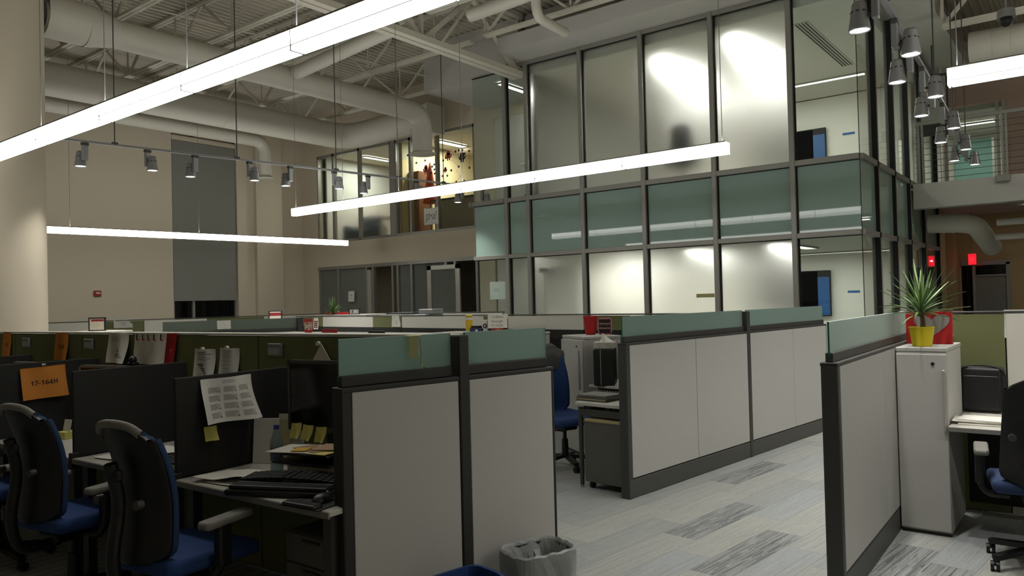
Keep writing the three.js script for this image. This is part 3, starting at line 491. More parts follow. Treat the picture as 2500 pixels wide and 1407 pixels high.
const tmat = (w, h, f, o = {}) => new THREE.MeshStandardMaterial({ map: canvasTex(w, h, f), roughness: 0.85, ...o });
const bg = (c, w, h, col) => { c.fillStyle = col; c.fillRect(0, 0, w, h); };
const txt = (c, s, x, y, px, col, font = 'sans-serif', al = 'center', wt = '') => { c.fillStyle = col; c.font = `${wt} ${px}px ${font}`; c.textAlign = al; c.fillText(s, x, y); };
const P0 = [-2.5, -2.84], DD = [-0.99923, 0.03929], TD = -0.0393;
const onDiv = (s, y, off = 0.045) => [P0[0] + DD[0] * s + 0.039 * off, y, P0[1] + DD[1] * s + off];
const envTex = s => tmat(256, 192, (c, w, h) => { bg(c, w, h, '#cf8434'); c.fillStyle = '#bd7428'; c.fillRect(0, 0, w, 6); for (let i = 0; i < 60; i++) { c.globalAlpha = 0.06; c.fillStyle = rnd() > 0.5 ? '#fff' : '#402000'; c.fillRect(rnd() * w, rnd() * h, rr(4, 40), 2); } c.globalAlpha = 1; if (s) txt(c, s, w / 2, h * 0.58, 40, '#2b160a', 'sans-serif', 'center', 'bold'); });
sheet('envelope', 'orange envelope marked 17-164H on the charcoal screen', 'envelope', 0.3, 0.225, envTex('17-164H'), [-6.026, 1.1, -2.255], Math.PI / 2 + 0.0393, { curl: 0.02, rz: 0.04 });
tag(obj('paper_clamp', [rb(0.03, 0.02, 0.03, 0.006, -6.04, 1.222, -2.255)], M.chrome), 'clear clip holding the marked orange envelope', 'clip');
sheet('envelope', 'orange envelope pinned at the far left of the green divider', 'envelope', 0.17, 0.215, envTex('17-164'), onDiv(5.22, 1.325), -TD, { curl: 0.01 });
sheet('envelope', 'orange envelope hung over the green divider above the monitors', 'envelope', 0.22, 0.22, envTex('17-164G'), onDiv(4.18, 1.322), -TD, { curl: 0.015 });
[[4.82, 1.347, 'far left'], [3.72, 1.348, 'between the orange envelope and the flyer'], [1.43, 1.341, 'right of the two pinned sheets']].forEach(([s, y, l]) => {
  const p = onDiv(s, y, 0.05), g = thing('name_holder', `small metal name holder on the green divider, ${l}`, 'name holder', p, -TD);
  obj('holder_body', rb(0.125, 0.078, 0.02, 0.004), M.silver, g); obj('insert', mm(-0.052, 0.052, -0.028, 0.012, 0.01, 0.012), M.aluLight, g);
});
sheet('flyer', 'printed sheet with a small map pinned to the green divider', 'paper', 0.285, 0.222, tmat(256, 200, (c, w, h) => { bg(c, w, h, '#d9d7cd'); lines(c, 30, 20, 190, 5, 9); c.fillStyle = '#5d7fae'; c.beginPath(); c.ellipse(130, 120, 26, 16, 0, 0, 7); c.fill(); lines(c, 80, 140, 150, 3, 10, '#222', 4); }), onDiv(3.26, 1.327, 0.056), -TD, { curl: 0.03, skew: -0.06 });
sheet('calendar', 'wide white calendar sheet with red squares on the divider', 'calendar', 0.42, 0.222, tmat(384, 200, (c, w, h) => { bg(c, w, h, '#dcd9cf'); for (let i = 0; i < 5; i++) { c.fillStyle = '#3a2f2a'; c.fillRect(16 + i * 74, 8, 16, 34); c.fillStyle = '#b03030'; c.fillRect(18 + i * 74, 40, 30, 10); lines(c, 40 + i * 74, 12, 26, 3, 7, '#888', 2); } }), onDiv(2.84, 1.327), -TD, { curl: 0.015 });
sheet('folder', 'red printed folder hanging beside the calendar sheet', 'folder', 0.12, 0.222, tmat(128, 220, (c, w, h) => { bg(c, w, h, '#a81d22'); lines(c, 50, 110, 60, 2, 8, '#e9b9b0', 3); c.fillStyle = '#6f1014'; for (let i = 0; i < 7; i++) c.fillRect(30 + i * 10, 30 + (i % 3) * 9, 5, 34); }), onDiv(2.56, 1.325, 0.055), -TD, { curl: 0.01, skew: 0.12 });
const printed = tmat(200, 260, (c, w, h) => { bg(c, w, h, '#cfd0c9'); txt(c, '', 0, 0, 10, '#000'); lines(c, 22, 24, 150, 2, 12, '#3c3c3a', 4); lines(c, 22, 52, 160, 4, 9); for (let i = 0; i < 9; i++) { c.fillStyle = i % 3 === 1 ? '#3d5878' : '#26262a'; c.fillRect(24 + i * 13, 110 + i * 14, rr(40, 70), 8); } });
const printed2 = tmat(200, 260, (c, w, h) => { bg(c, w, h, '#cbcdc8'); lines(c, 24, 20, 140, 4, 14, '#6a6c6a', 3); lines(c, 24, 90, 120, 5, 26, '#85888a', 3); });
sheet('paper_sheet', 'schedule sheet with dark bars pinned above the charcoal screen', 'paper', 0.235, 0.24, printed, onDiv(2.17, 1.215), -TD, { curl: 0.03, skew: -0.08 });
sheet('paper_sheet', 'pale letter pinned right of the schedule sheet', 'paper', 0.205, 0.24, printed2, onDiv(1.9, 1.225), -TD, { curl: 0.025, skew: -0.03 });
[[2.17, 1.335, 'schedule sheet'], [1.9, 1.348, 'pale letter'], [1.026, 1.385, 'paper cone']].forEach(([s, y, l]) => { const p = onDiv(s, y, 0.06), g = thing('push_pin', `white push pin holding the ${l}`, 'pin', p, -TD); obj('pin_head', cyl(0.014, 0.011, 0.018, 0, 0, 0, 12, Math.PI / 2), M.paper, g); obj('pin_shaft', cyl(0.004, 0.004, 0.02, 0, 0, -0.015, 8, Math.PI / 2), M.chrome, g); });
{ const p = onDiv(1.01, 1.29, 0.05), s = new THREE.Shape([new THREE.Vector2(0, 0.095), new THREE.Vector2(-0.09, -0.02), new THREE.Vector2(0.09, -0.02)]); const q = obj('paper_pennant', new THREE.ExtrudeGeometry(s, { depth: 0.003, bevelEnabled: false }), M.paper); q.position.set(...p); q.rotation.y = -TD; tag(q, 'white paper cone pinned behind the black monitor', 'paper'); }
// printed year calendar and yellow notes on the second screen
sheet('calendar', 'white year calendar with twelve blocks on the charcoal screen', 'calendar', 0.31, 0.235, tmat(512, 400, (c, w, h) => { bg(c, w, h, '#e2e0da'); lines(c, 190, 24, 150, 3, 11, '#4a4a48', 3); for (let i = 0; i < 3; i++) for (let j = 0; j < 4; j++) { const x = 70 + i * 138, y = 82 + j * 76; c.fillStyle = '#c3c1ba'; c.fillRect(x, y, 110, 54); lines(c, x + 2, y + 3, 104, 6, 8, '#8c8a84', 3); c.fillStyle = '#55534e'; c.fillRect(x + 98, y + 42, 10, 10); } }), [-3.742, 1.11, -2.305], Math.PI / 2 + 0.0393, { curl: 0.05, rz: 0.01 });
sheet('sticky_note', 'yellow sticky note under the year calendar', 'sticky note', 0.076, 0.076, M.postit, [-3.745, 0.937, -2.2], Math.PI / 2 + 0.0393, { curl: 0.012 });
const MN = (dx, dy) => [-3.3 + dx * Math.cos(0.12), YD + dy, -2.6 + 0.014 - dx * Math.sin(0.12)];
[[-0.2, 0.19, 'leftmost'], [-0.115, 0.185, 'middle'], [-0.015, 0.18, 'rightmost']].forEach(([dx, y, l], i) => sheet('sticky_note', `${l} of the three yellow notes on the black monitor`, 'sticky note', 0.076, 0.08, M.postit, MN(dx, y), 0.12, { curl: 0.02, rz: [0.08, -0.03, 0.06][i], group: 'notes on the monitor' }));
// desk clutter of the first desk
{ const g = thing('monitor_shelf', 'black two-tier letter tray under the monitor by the end panel', 'letter tray', [-3.14, YD, -2.42], 0.2); obj('upper_tray', rb(0.36, 0.012, 0.26, 0.004, 0, 0.14, 0), M.plastic, g); obj('lower_tray', rb(0.36, 0.012, 0.24, 0.004, 0, 0.095, 0.01), M.plastic, g); for (const [x, z] of [[-0.17, -0.12], [0.17, -0.12]]) obj('tray_post', mm(x - 0.008, x + 0.008, 0, 0.14, z - 0.01, z + 0.01), M.plastic, g); obj('tray_back', mm(-0.17, 0.17, 0.0, 0.14, -0.13, -0.12), M.plastic, g); }
[[-3.06, 0.178, -2.44, 0.3, 0.21, 0.3, '#c9c6b8', 'white sheet on top of the letter tray'], [-3.0, 0.182, -2.46, 0.22, 0.12, -0.2, '#8d7558', 'brown folded paper on the letter tray'], [-3.02, 0.186, -2.4, 0.08, 0.08, 0.5, '#c8a03c', 'orange note pad on the letter tray'], [-2.88, 0.18, -2.42, 0.12, 0.1, 0.1, '#c9b96a', 'pale yellow note on the letter tray edge'], [-2.9, 0.19, -2.52, 0.2, 0.16, 0.4, '#a58a6c', 'tan envelope at the back of the letter tray']].forEach(([x, y, z, w, d, t, c, l]) => { const q = obj('paper_sheet', rb(w, 0.004, d, 0.0015), mat(c, 0.85)); q.position.set(x - 0.14, YD + y - 0.029, z + 0.06); q.rotation.set(0, t, 0.02); tag(q, l, 'paper'); });
const boxFace = tmat(512, 160, (c, w, h) => { bg(c, w, h, '#c9c7c0'); c.fillStyle = '#33322f'; c.fillRect(48, 56, 34, 50); c.fillStyle = '#c9c7c0'; c.fillRect(58, 62, 14, 16); txt(c, 'W.B.', 112, 60, 22, '#9c2f2a', 'serif', 'left', 'bold'); txt(c, 'MASON', 112, 104, 46, '#9c2f2a', 'serif', 'left', 'bold'); lines(c, 330, 56, 140, 4, 18, '#77756f', 5); });
function carton(label, x, y, z, turn, w, h, d) { const g = thing('paper_carton', label, 'box', [x, y, z], turn); obj('carton_body', rb(w, h, d, 0.003, 0, h / 2, 0), M.paper, g); obj('printed_front', mm(-w / 2 + 0.002, w / 2 - 0.002, 0.003, h - 0.003, d / 2, d / 2 + 0.0008), boxFace, g); obj('lid_flap', mm(-w / 2, w / 2, h, h + 0.003, -d / 2, d / 2 - 0.01), M.paper, g); return g; }
carton('white carton with red lettering under the letter tray', -3.1, YD, -2.385, 0.25, 0.3, 0.075, 0.08);
carton('lower of two small white boxes beside the flat keyboard', -4.19, YD, -2.4, 0.5, 0.12, 0.05, 0.1);
carton('upper of two small white boxes beside the flat keyboard', -4.19, YD + 0.054, -2.4, 0.45, 0.12, 0.05, 0.1);
tag(obj('note_pad', rb(0.076, 0.012, 0.076, 0.002).applyMatrix4(M4(-4.19, YD + 0.114, -2.4, 0, 0.45, 0)), M.yellow), 'yellow note pad on the small white boxes', 'note pad');
function bottle(label, x, z, cap, r = 0.032, h = 0.2) { const g = thing('water_bottle', label, 'bottle', [x, YD, z]); obj('bottle_body', lathe([[0, 0], [r * 0.95, 0], [r, 0.01], [r, h * 0.6], [r * 0.94, h * 0.68], [r * 0.45, h * 0.9], [r * 0.42, h * 0.95]], 20), phys('#b9c8cc', 0.1, { transmission: 0.7, thickness: 0, ior: 1.33 }), g); obj('bottle_label', cyl(r * 1.01, r * 1.01, h * 0.28, 0, h * 0.4, 0, 20, 0, 0, 0, true), mat('#35414f', 0.6), g); obj('bottle_cap', cyl(r * 0.45, r * 0.45, h * 0.09, 0, h * 0.985, 0, 16), cap, g); }
bottle('water bottle with a blue cap beside the upright folders', -3.45, -2.4, mat('#20357c', 0.5), 0.033, 0.24);
bottle('blue-green water bottle at the left edge of the desks', -6.42, -2.32, mat('#1c2440', 0.5));
[[-3.69, 0.25, '#cfcdc5', 0.5, 'white folder standing upright behind the bottle'], [-3.64, 0.24, '#b9b48f', 0.42, 'pale olive folder standing behind the bottle'], [-3.585, 0.27, '#c6c4be', 0.3, 'white folder with a red corner behind the bottle']].forEach(([x, h, c, t, l], i) => { const g = thing('file_folder', l, 'folder', [x, YD, -2.5 - i * 0.045], 0.55); obj('cover', rb(0.15, h, 0.006, 0.002, 0, h / 2, 0, -0.12), mat(c, 0.8), g); obj('sheets', rb(0.145, h - 0.02, 0.01, 0.002, 0, h / 2 - 0.012, -0.009, -0.12), M.paper, g); if (i === 2) obj('corner_print', rb(0.05, 0.05, 0.002, 0.0005, -0.06, h * 0.82, 0.01 - 0.02, -0.12), M.red, g); });
sheet('paper_sheet', 'large white sheet curling over the desk edge', 'paper', 0.34, 0.26, M.paper, [-3.5, YD + 0.012, -2.2], 0.3, { rx: -Math.PI / 2, curl: 0.018 });
sheet('paper_sheet', 'white sheet lying under the large curled sheet', 'paper', 0.28, 0.21, M.paper, [-3.42, YD + 0.004, -2.17], 0.1, { rx: -Math.PI / 2, curl: 0.003 });
sheet('paper_sheet', 'white papers beside the flat keyboard and the phone', 'paper', 0.3, 0.22, M.paper, [-4.6, YD + 0.006, -2.16], 0.2, { rx: -Math.PI / 2, curl: 0.004 });
sheet('paper_sheet', 'upper white papers beside the phone', 'paper', 0.28, 0.21, M.paper, [-4.55, YD + 0.014, -2.34], -0.1, { rx: -Math.PI / 2, curl: 0.006 });
{ const g = thing('desk_phone', 'black desk phone beside the small white boxes', 'phone', [-4.42, YD, -2.58], 0.3); obj('phone_base', rb(0.2, 0.05, 0.2, 0.015, 0, 0.05, 0, 0.5), M.plastic, g); obj('handset', tube([[-0.07, 0.06, 0.1], [-0.07, 0.14, 0.06], [-0.07, 0.19, -0.02], [-0.07, 0.17, -0.09]], 0.022, 10, 20), M.plastic, g); obj('keypad', rb(0.09, 0.006, 0.09, 0.002, 0.04, 0.082, 0.02, 0.5), M.dark, g); }
{ const g = thing('pen_cup', 'dark pen cup holding an orange pen by the phone', 'pen cup', [-4.66, YD, -2.56]); obj('cup', lathe([[0, 0], [0.038, 0], [0.042, 0.1], [0.039, 0.1], [0.036, 0.006], [0, 0.006]], 20), M.plastic, g); const c = [['#d2532a', 0.25, 0.02], ['#3b7f8a', -0.2, 0.0], ['#20242c', -0.35, -0.02]]; for (const [col, rz, x] of c) obj('pen', cyl(0.005, 0.005, 0.17, x - rz * 0.09, 0.11, 0, 8, 0, 0, -rz), mat(col, 0.5), g); obj('pen_cap', cyl(0.008, 0.008, 0.05, 0.02 + 0.03, 0.19, 0, 8, 0, 0, -0.25), mat('#e0481f', 0.5), g); }
{ const g = thing('webcam', 'small black webcam on top of the silver monitor', 'webcam', [-5.42, 1.215, -2.6], 0.2); obj('webcam_ball', new THREE.SphereGeometry(0.028, 16, 12).translate(0, 0.035, 0), M.leather, g); obj('webcam_clip', rb(0.07, 0.02, 0.05, 0.006, 0, 0.008, 0), M.plastic, g); }
{ const g = thing('note_cube', 'pale memo cube with yellow notes behind the second chair', 'memo cube', [-5.65, YD, -2.25], 0.2); obj('notes', rb(0.08, 0.05, 0.08, 0.003, 0, 0.025, 0), M.postit, g); obj('loose_note', rb(0.075, 0.08, 0.003, 0.001, 0.01, 0.09, 0, -0.2), M.paper, g); }
{ const g = thing('glass_hook', 'clear brassy over-panel hook on the near glass screen', 'hook', [-2.532, 1.45, -2.5], 1.36); const hk = phys('#e6dfba', 0.1, { transmission: 0.85, thickness: 0, ior: 1.4 }); obj('hook_plate', rb(0.05, 0.1, 0.003, 0.001, 0.005, -0.055, 0.009), hk, g); obj('hook_top', rb(0.08, 0.005, 0.026, 0.002, 0.01, 0.0, 0), mat('#d8cc9a', 0.3, 0.4), g); obj('hook_arm', tube([[0.04, -0.01, 0.012], [0.045, -0.08, 0.014], [0.042, -0.15, 0.02], [0.03, -0.155, 0.05], [0.03, -0.145, 0.06]], 0.003, 6, 20), mat('#b7a66a', 0.3, 0.6), g); }
// under-desk drawer unit
{ const g = thing('pedestal', 'dark drawer unit under the desk by the end panel', 'drawer unit', [-2.86, 0, -2.45]); obj('body', rb(0.4, 0.5, 0.55, 0.01, 0, 0.3, 0), M.pedestal, g); for (const y of [0.16, 0.34, 0.48]) { const d = obj('drawer', rb(0.38, 0.13, 0.012, 0.003, 0, y, 0.28), M.pedestal, g); obj('drawer_pull', rb(0.12, 0.012, 0.015, 0.004, 0, y + 0.045, 0.292), M.dark, d); } for (const [x, z] of [[-0.16, -0.2], [0.16, -0.2], [-0.16, 0.2], [0.16, 0.2]]) obj('castor', cyl(0.024, 0.024, 0.03, x, 0.024, z, 12, 0, 0, Math.PI / 2), M.black, g); }

// ---- bins ----
function bagGeo(r0, h, seedK) { // crumpled liner folded over the rim
  const n = 54, prof = [[0.15, -0.3], [0.45, -0.22], [0.7, -0.12], [0.86, -0.04], [0.95, 0.004], [1.0, 0.014], [1.075, 0.006], [1.085, -0.03], [1.07, -0.1], [1.05, -0.16]], pos = [], uv = [], idx = [];
  prof.forEach(([k, y], j) => { for (let i = 0; i <= n; i++) { const a = i / n * Math.PI * 2, w = 0.02 * Math.sin(a * 9 + j * 1.3 + seedK) + 0.014 * Math.sin(a * 17 + j * 2.1) + 0.008 * Math.sin(a * 31 - j); const s = 1 / Math.pow(Math.abs(Math.cos(a)) ** 4 + Math.abs(Math.sin(a)) ** 4, 0.25); const R = r0 * (k + w * (j > 3 && j < 8 ? 0.3 : j < 3 ? 3.4 : 0.8)) * s; pos.push(R * Math.cos(a) * 0.95, h + y + (j > 7 ? 0.035 * Math.sin(a * 5 + seedK) : j < 3 ? 0.05 * Math.sin(a * 6 + j) : 0.003 * Math.sin(a * 13)), R * Math.sin(a) * 0.72); uv.push(i / n, j / 8); } });
  for (let j = 0; j < prof.length - 1; j++) for (let i = 0; i < n; i++) { const a = j * (n + 1) + i, b = a + n + 1; idx.push(a, b, a + 1, a + 1, b, b + 1); }
  const q = new THREE.BufferGeometry(); q.setAttribute('position', new THREE.Float32BufferAttribute(pos, 3)); q.setAttribute('uv', new THREE.Float32BufferAttribute(uv, 2)); q.setIndex(idx); const f = q.toNonIndexed(); f.computeVertexNormals(); return f;
}
function binShell(r0, r1, h, t) { // rounded-rectangular tub
  const n = 48, prof = [[0, 0.0], [r0, 0], [r1, h], [r1 + 0.012, h], [r1 + 0.012, h - 0.018], [r1 + 0.002, h - 0.018], [r1 - 0.004, h - 0.004], [r0 - 0.004, 0.006], [0, 0.006]].slice(0, 9), pos = [], uv = [], idx = [];
  const P = [[0, 0], [r0, 0], [r1, h - 0.02], [r1 + 0.012, h - 0.02], [r1 + 0.012, h], [r1 - 0.006, h], [r0 - 0.006, 0.008], [0, 0.008]];
  P.forEach(([k, y], j) => { for (let i = 0; i <= n; i++) { const a = i / n * Math.PI * 2, s = 1 / Math.pow(Math.abs(Math.cos(a)) ** 5 + Math.abs(Math.sin(a)) ** 5, 0.2); pos.push(k * s * Math.cos(a) * 0.95, y, k * s * Math.sin(a) * 0.72); uv.push(i / n, j / 7); } });
  for (let j = 0; j < P.length - 1; j++) for (let i = 0; i < n; i++) { const a = j * (n + 1) + i, b = a + n + 1; idx.push(a, b, a + 1, a + 1, b, b + 1); }
  const q = new THREE.BufferGeometry(); q.setAttribute('position', new THREE.Float32BufferAttribute(pos, 3)); q.setAttribute('uv', new THREE.Float32BufferAttribute(uv, 2)); q.setIndex(idx); return mergeVertices(q).toNonIndexed();
}
{ const g = thing('waste_bin', 'grey wastebasket with a crumpled clear plastic liner', 'waste bin', [-2.2, 0, -3.0], 1.2); const q = binShell(0.125, 0.165, 0.38); q.computeVertexNormals(); obj('tub', q, M.binGrey, g); obj('bag_liner', bagGeo(0.172, 0.385, 0.4), M.bag, g); }
{ const g = thing('recycling_bin', 'blue recycling bin at the bottom edge beside the wastebasket', 'recycling bin', [-2.27, 0, -2.53], 1.37); const q = binShell(0.125, 0.165, 0.37); q.computeVertexNormals(); obj('tub', q, M.binBlue, g); }
// ================= MIDDLE WORKSTATION =================
const CT = 6.5 * D2R;                       // this cluster is turned a little
const loc = (u, v) => { const c = Math.cos(CT), s = Math.sin(CT); return [-3.02 + u * c + v * s, 0, -5.32 + u * s - v * c]; };   // u to the right, v away from the viewer
{ const p = loc(-0.28, 0.52); const g = thing('desk', 'white desk with a dark frame behind the long end panel', 'desk', p, -CT);
  obj('desk_top', rb(0.54, 0.028, 0.95, 0.006, 0.01, YD - 0.014, 0), M.deskTop, g); obj('leg', [cyl(0.022, 0.018, 0.66, -0.24, 0.35, 0.42, 12)], M.dark, g); obj('leg', cyl(0.022, 0.018, 0.66, -0.24, 0.35, -0.4, 12), M.dark, g); obj('leg', cyl(0.022, 0.018, 0.66, 0.22, 0.35, -0.4, 12), M.dark, g); obj('leg', cyl(0.022, 0.018, 0.66, 0.22, 0.35, 0.42, 12), M.dark, g);
  obj('frame_rail', [rb(0.48, 0.06, 0.03, 0.006, -0.01, 0.64, 0.42), mm(-0.25, -0.23, 0.62, 0.67, -0.4, 0.42)], M.dark, g); for (const x of [-0.14, 0.06]) obj('top_bracket', new THREE.CylinderGeometry(0.045, 0.02, 0.045, 4).rotateY(Math.PI / 4).translate(x, 0.693, 0.42), M.darker, g); for (const z of [0.42, -0.4]) obj('foot', cyl(0.012, 0.016, 0.03, -0.24, 0.015, z, 10), M.chrome, g); }
{ const g = thing('desk', 'raised white return desk carrying the black computer tower', 'desk', [-3.47, 0, -6.5], -CT); obj('desk_top', rb(1.0, 0.028, 0.4, 0.006, 0, 0.746, 0), M.deskTop, g); obj('leg', mm(-0.4, -0.36, 0, 0.732, -0.18, 0.18), M.dark, g); obj('leg', mm(0.4, 0.44, 0, 0.732, -0.18, 0.18), M.dark, g); }
{ const p = loc(-0.27, 0.35); const g = thing('pedestal', 'grey mobile drawer unit with a tan cushion top under the desk', 'drawer unit', p, -CT); obj('body', rb(0.4, 0.5, 0.55, 0.01, 0, 0.31, 0), M.pedestal, g); obj('cushion', rb(0.4, 0.035, 0.55, 0.014, 0, 0.575, 0), M.tan, g); obj('cushion_tray', rb(0.408, 0.016, 0.558, 0.005, 0, 0.563, 0), M.pedestal, g); for (const y of [0.2, 0.42]) { const d = obj('drawer', rb(0.012, 0.2, 0.52, 0.003, -0.204, y, 0), M.pedestal, g); obj('drawer_pull', rb(0.014, 0.014, 0.14, 0.004, -0.214, y + 0.07, 0), M.dark, d); } for (const [x, z] of [[-0.16, -0.22], [0.16, -0.22], [-0.16, 0.22], [0.16, 0.22]]) obj('castor', [cyl(0.027, 0.027, 0.03, x, 0.027, z, 14, 0, 0, Math.PI / 2), bx(0.03, 0.03, 0.03, x, 0.055, z)], M.black, g); }
// storage cabinet
function cabinet(name, label, p, turn, w, h, d, hx, lockx) {
  const g = thing(name, label, 'cabinet', p, turn); obj('body', rb(w, h - 0.05, d, 0.006, 0, (h - 0.05) / 2 + 0.02, 0), M.white, g); obj('cabinet_top', rb(w + 0.006, 0.028, d + 0.006, 0.006, 0, h - 0.014, 0), M.white, g); obj('toe_kick', mm(-w / 2 + 0.01, w / 2 - 0.01, 0, 0.03, -d / 2 + 0.01, d / 2 - 0.01), M.dark, g);
  const dr = obj('door', rb(w - 0.006, h - 0.075, 0.018, 0.005, 0, (h - 0.05) / 2 + 0.02, d / 2 + 0.01), M.white, g); obj('handle', rb(0.016, 0.4, 0.02, 0.006, hx, h * 0.72, d / 2 + 0.026), M.aluLight, dr); obj('lock', cyl(0.011, 0.011, 0.008, lockx, h * 0.915, d / 2 + 0.021, 14, Math.PI / 2), M.black, dr); return g;
}
cabinet('storage_cabinet', 'white storage cabinet holding the red cup', [-4.24, 0, -6.83], -0.585, 0.56, 1.22, 0.42, 0.2, 0.14);
{ const g = thing('red_cup', 'large red plastic cup on the white cabinet', 'cup', [-4.3, 1.22, -6.92]); obj('cup_body', lathe([[0, 0], [0.05, 0], [0.056, 0.02], [0.075, 0.19], [0.079, 0.193], [0.079, 0.198], [0.072, 0.196], [0.052, 0.01], [0, 0.01]], 28), M.red, g); obj('rim', new THREE.TorusGeometry(0.077, 0.003, 8, 28).rotateX(Math.PI / 2).translate(0, 0.196, 0), M.red, g); }
{ const g = thing('desk_sign', 'small pink-edged sign reading Stressed Desserts on the cabinet', 'sign', [-4.14, 1.22, -6.95], 0.45); const s = new THREE.Shape(); s.moveTo(-0.07, 0.02); for (const q of [[-0.05, 0], [0.05, 0], [0.07, 0.02], [0.07, 0.15], [0.05, 0.17], [-0.05, 0.17], [-0.07, 0.15]]) s.lineTo(...q); obj('block', new THREE.ExtrudeGeometry(s, { depth: 0.04, bevelEnabled: true, bevelSize: 0.003, bevelThickness: 0.003, bevelSegments: 1 }).translate(0, 0.003, -0.04), mat('#b9767c', 0.6), g);
  obj('printed_face', mm(-0.062, 0.062, 0.012, 0.162, 0.003, 0.005), tmat(256, 300, (c, w, h) => { bg(c, w, h, '#2a1415'); txt(c, 'Stressed', 128, 110, 54, '#c9a9a0', 'serif', 'center', 'bold'); c.fillStyle = '#8d6a64'; c.fillRect(40, 138, 60, 5); c.fillRect(156, 138, 60, 5); txt(c, 'Desserts', 128, 205, 54, '#c9a9a0', 'serif', 'center', 'bold'); }), g); }
{ const g = thing('computer_tower', 'black computer tower with a silver stripe under the tissue box', 'computer', [-3.86, 0.761, -6.47], 0.45); obj('case', rb(0.2, 0.35, 0.34, 0.008, 0, 0.175, 0), M.plastic, g); obj('silver_stripe', rb(0.006, 0.34, 0.006, 0.002, -0.03, 0.175, 0.175), M.aluLight, g); obj('front_panel', rb(0.19, 0.34, 0.006, 0.003, 0, 0.175, 0.171), M.leather, g); }
{ const g = thing('tissue_box', 'patterned tissue box on the black computer tower', 'tissue box', [-3.86, 1.112, -6.47], 0.45); obj('carton', rb(0.2, 0.06, 0.25, 0.004, 0, 0.032, 0), tmat(128, 64, (c, w, h) => { bg(c, w, h, '#b7b4aa'); for (let i = 0; i < 160; i++) { c.fillStyle = ['#8e8b83', '#d6d3c8', '#75726b'][i % 3]; c.fillRect(rnd() * w, rnd() * h, 5, 4); } }), g); const q = new THREE.ConeGeometry(0.07, 0.1, 9, 4, true), p = q.attributes.position; for (let i = 0; i < p.count; i++) { p.setX(i, p.getX(i) * (1 + 0.35 * Math.sin(i * 2.3)) + (p.getY(i)) * -0.4); p.setZ(i, p.getZ(i) * (1 + 0.3 * Math.cos(i * 1.7))); } q.computeVertexNormals(); q.translate(0, 0.1, 0); obj('tissue', q, M.paper, g); }
{ const g = thing('monitor', 'white-framed monitor half hidden by the long end panel', 'monitor', [-3.42, 0.761, -6.6], 0.2); obj('foot', rb(0.22, 0.014, 0.18, 0.006, 0, 0.007, -0.03), M.plastic, g); obj('neck', rb(0.06, 0.3, 0.035, 0.01, 0, 0.15, -0.05), M.plastic, g); obj('housing', rb(0.5, 0.36, 0.05, 0.012, 0, 0.3, -0.022), M.plastic, g); obj('bezel', [mm(-0.25, 0.25, 0.458, 0.48, 0, 0.008), mm(-0.25, 0.25, 0.12, 0.145, 0, 0.008), mm(-0.25, -0.23, 0.12, 0.48, 0, 0.008), mm(0.23, 0.25, 0.12, 0.48, 0, 0.008)], M.aluLight, g); obj('display', mm(-0.23, 0.23, 0.145, 0.458, 0.001, 0.004), M.screen, g); }
{ const k = keyboard('dark keyboard on the raised return desk', -3.4, 0.763, -6.42, 0.1, 0.42, 0.14, false); }
[[-3.42, YD, -5.62, 0.32, 0.24, 0.03, '#3a3a39', 'closed dark laptop on the white desk'], [-3.43, YD + 0.031, -5.64, 0.3, 0.23, 0.02, '#75756f', 'grey spiral notebook on the closed laptop']].forEach(([x, y, z, w, d, h, c, l], i) => { const g = thing(i ? 'notebook' : 'laptop', l, i ? 'notebook' : 'laptop', [x, y, z], -0.1); obj('cover', rb(w, h, d, 0.004, 0, h / 2, 0), mat(c, 0.5), g); if (i) obj('spiral', Array.from({ length: 9 }, (_, k) => new THREE.TorusGeometry(0.012, 0.002, 6, 10).rotateY(Math.PI / 2).translate(-0.12 + k * 0.03, h, -d / 2)), M.aluLight, g); else obj('page_edge', mm(-w / 2 + 0.01, w / 2 - 0.01, 0.01, 0.02, d / 2, d / 2 + 0.001), M.tan, g); });
tag(obj('nameplate_card', rb(0.05, 0.06, 0.004, 0.001).applyMatrix4(M4(-3.66, 0.792, -6.4, -0.1, 0.4, 0)), M.paper), 'small white card leaning beside the computer tower', 'card');
{ // jacket over the back of the blue chair
  const g = new THREE.SphereGeometry(0.24, 28, 18, 0, Math.PI * 2, 0, Math.PI * 0.55), p = g.attributes.position; for (let i = 0; i < p.count; i++) { const x = p.getX(i), y = p.getY(i), z = p.getZ(i), w = 1 + 0.05 * Math.sin(x * 40 + y * 22) + 0.04 * Math.sin(z * 50); p.setXYZ(i, x * w, y * 0.75 * w - (y < 0.02 ? 0.04 : 0), z * 0.42 * w); } g.computeVertexNormals();
  const q = obj('jacket', g, M.jacket); q.position.set(-4.36, 0.985, -6.15); q.rotation.y = -1.9; tag(q, 'grey jacket draped over the top of the blue chair', 'jacket'); q.material.side = THREE.DoubleSide; }

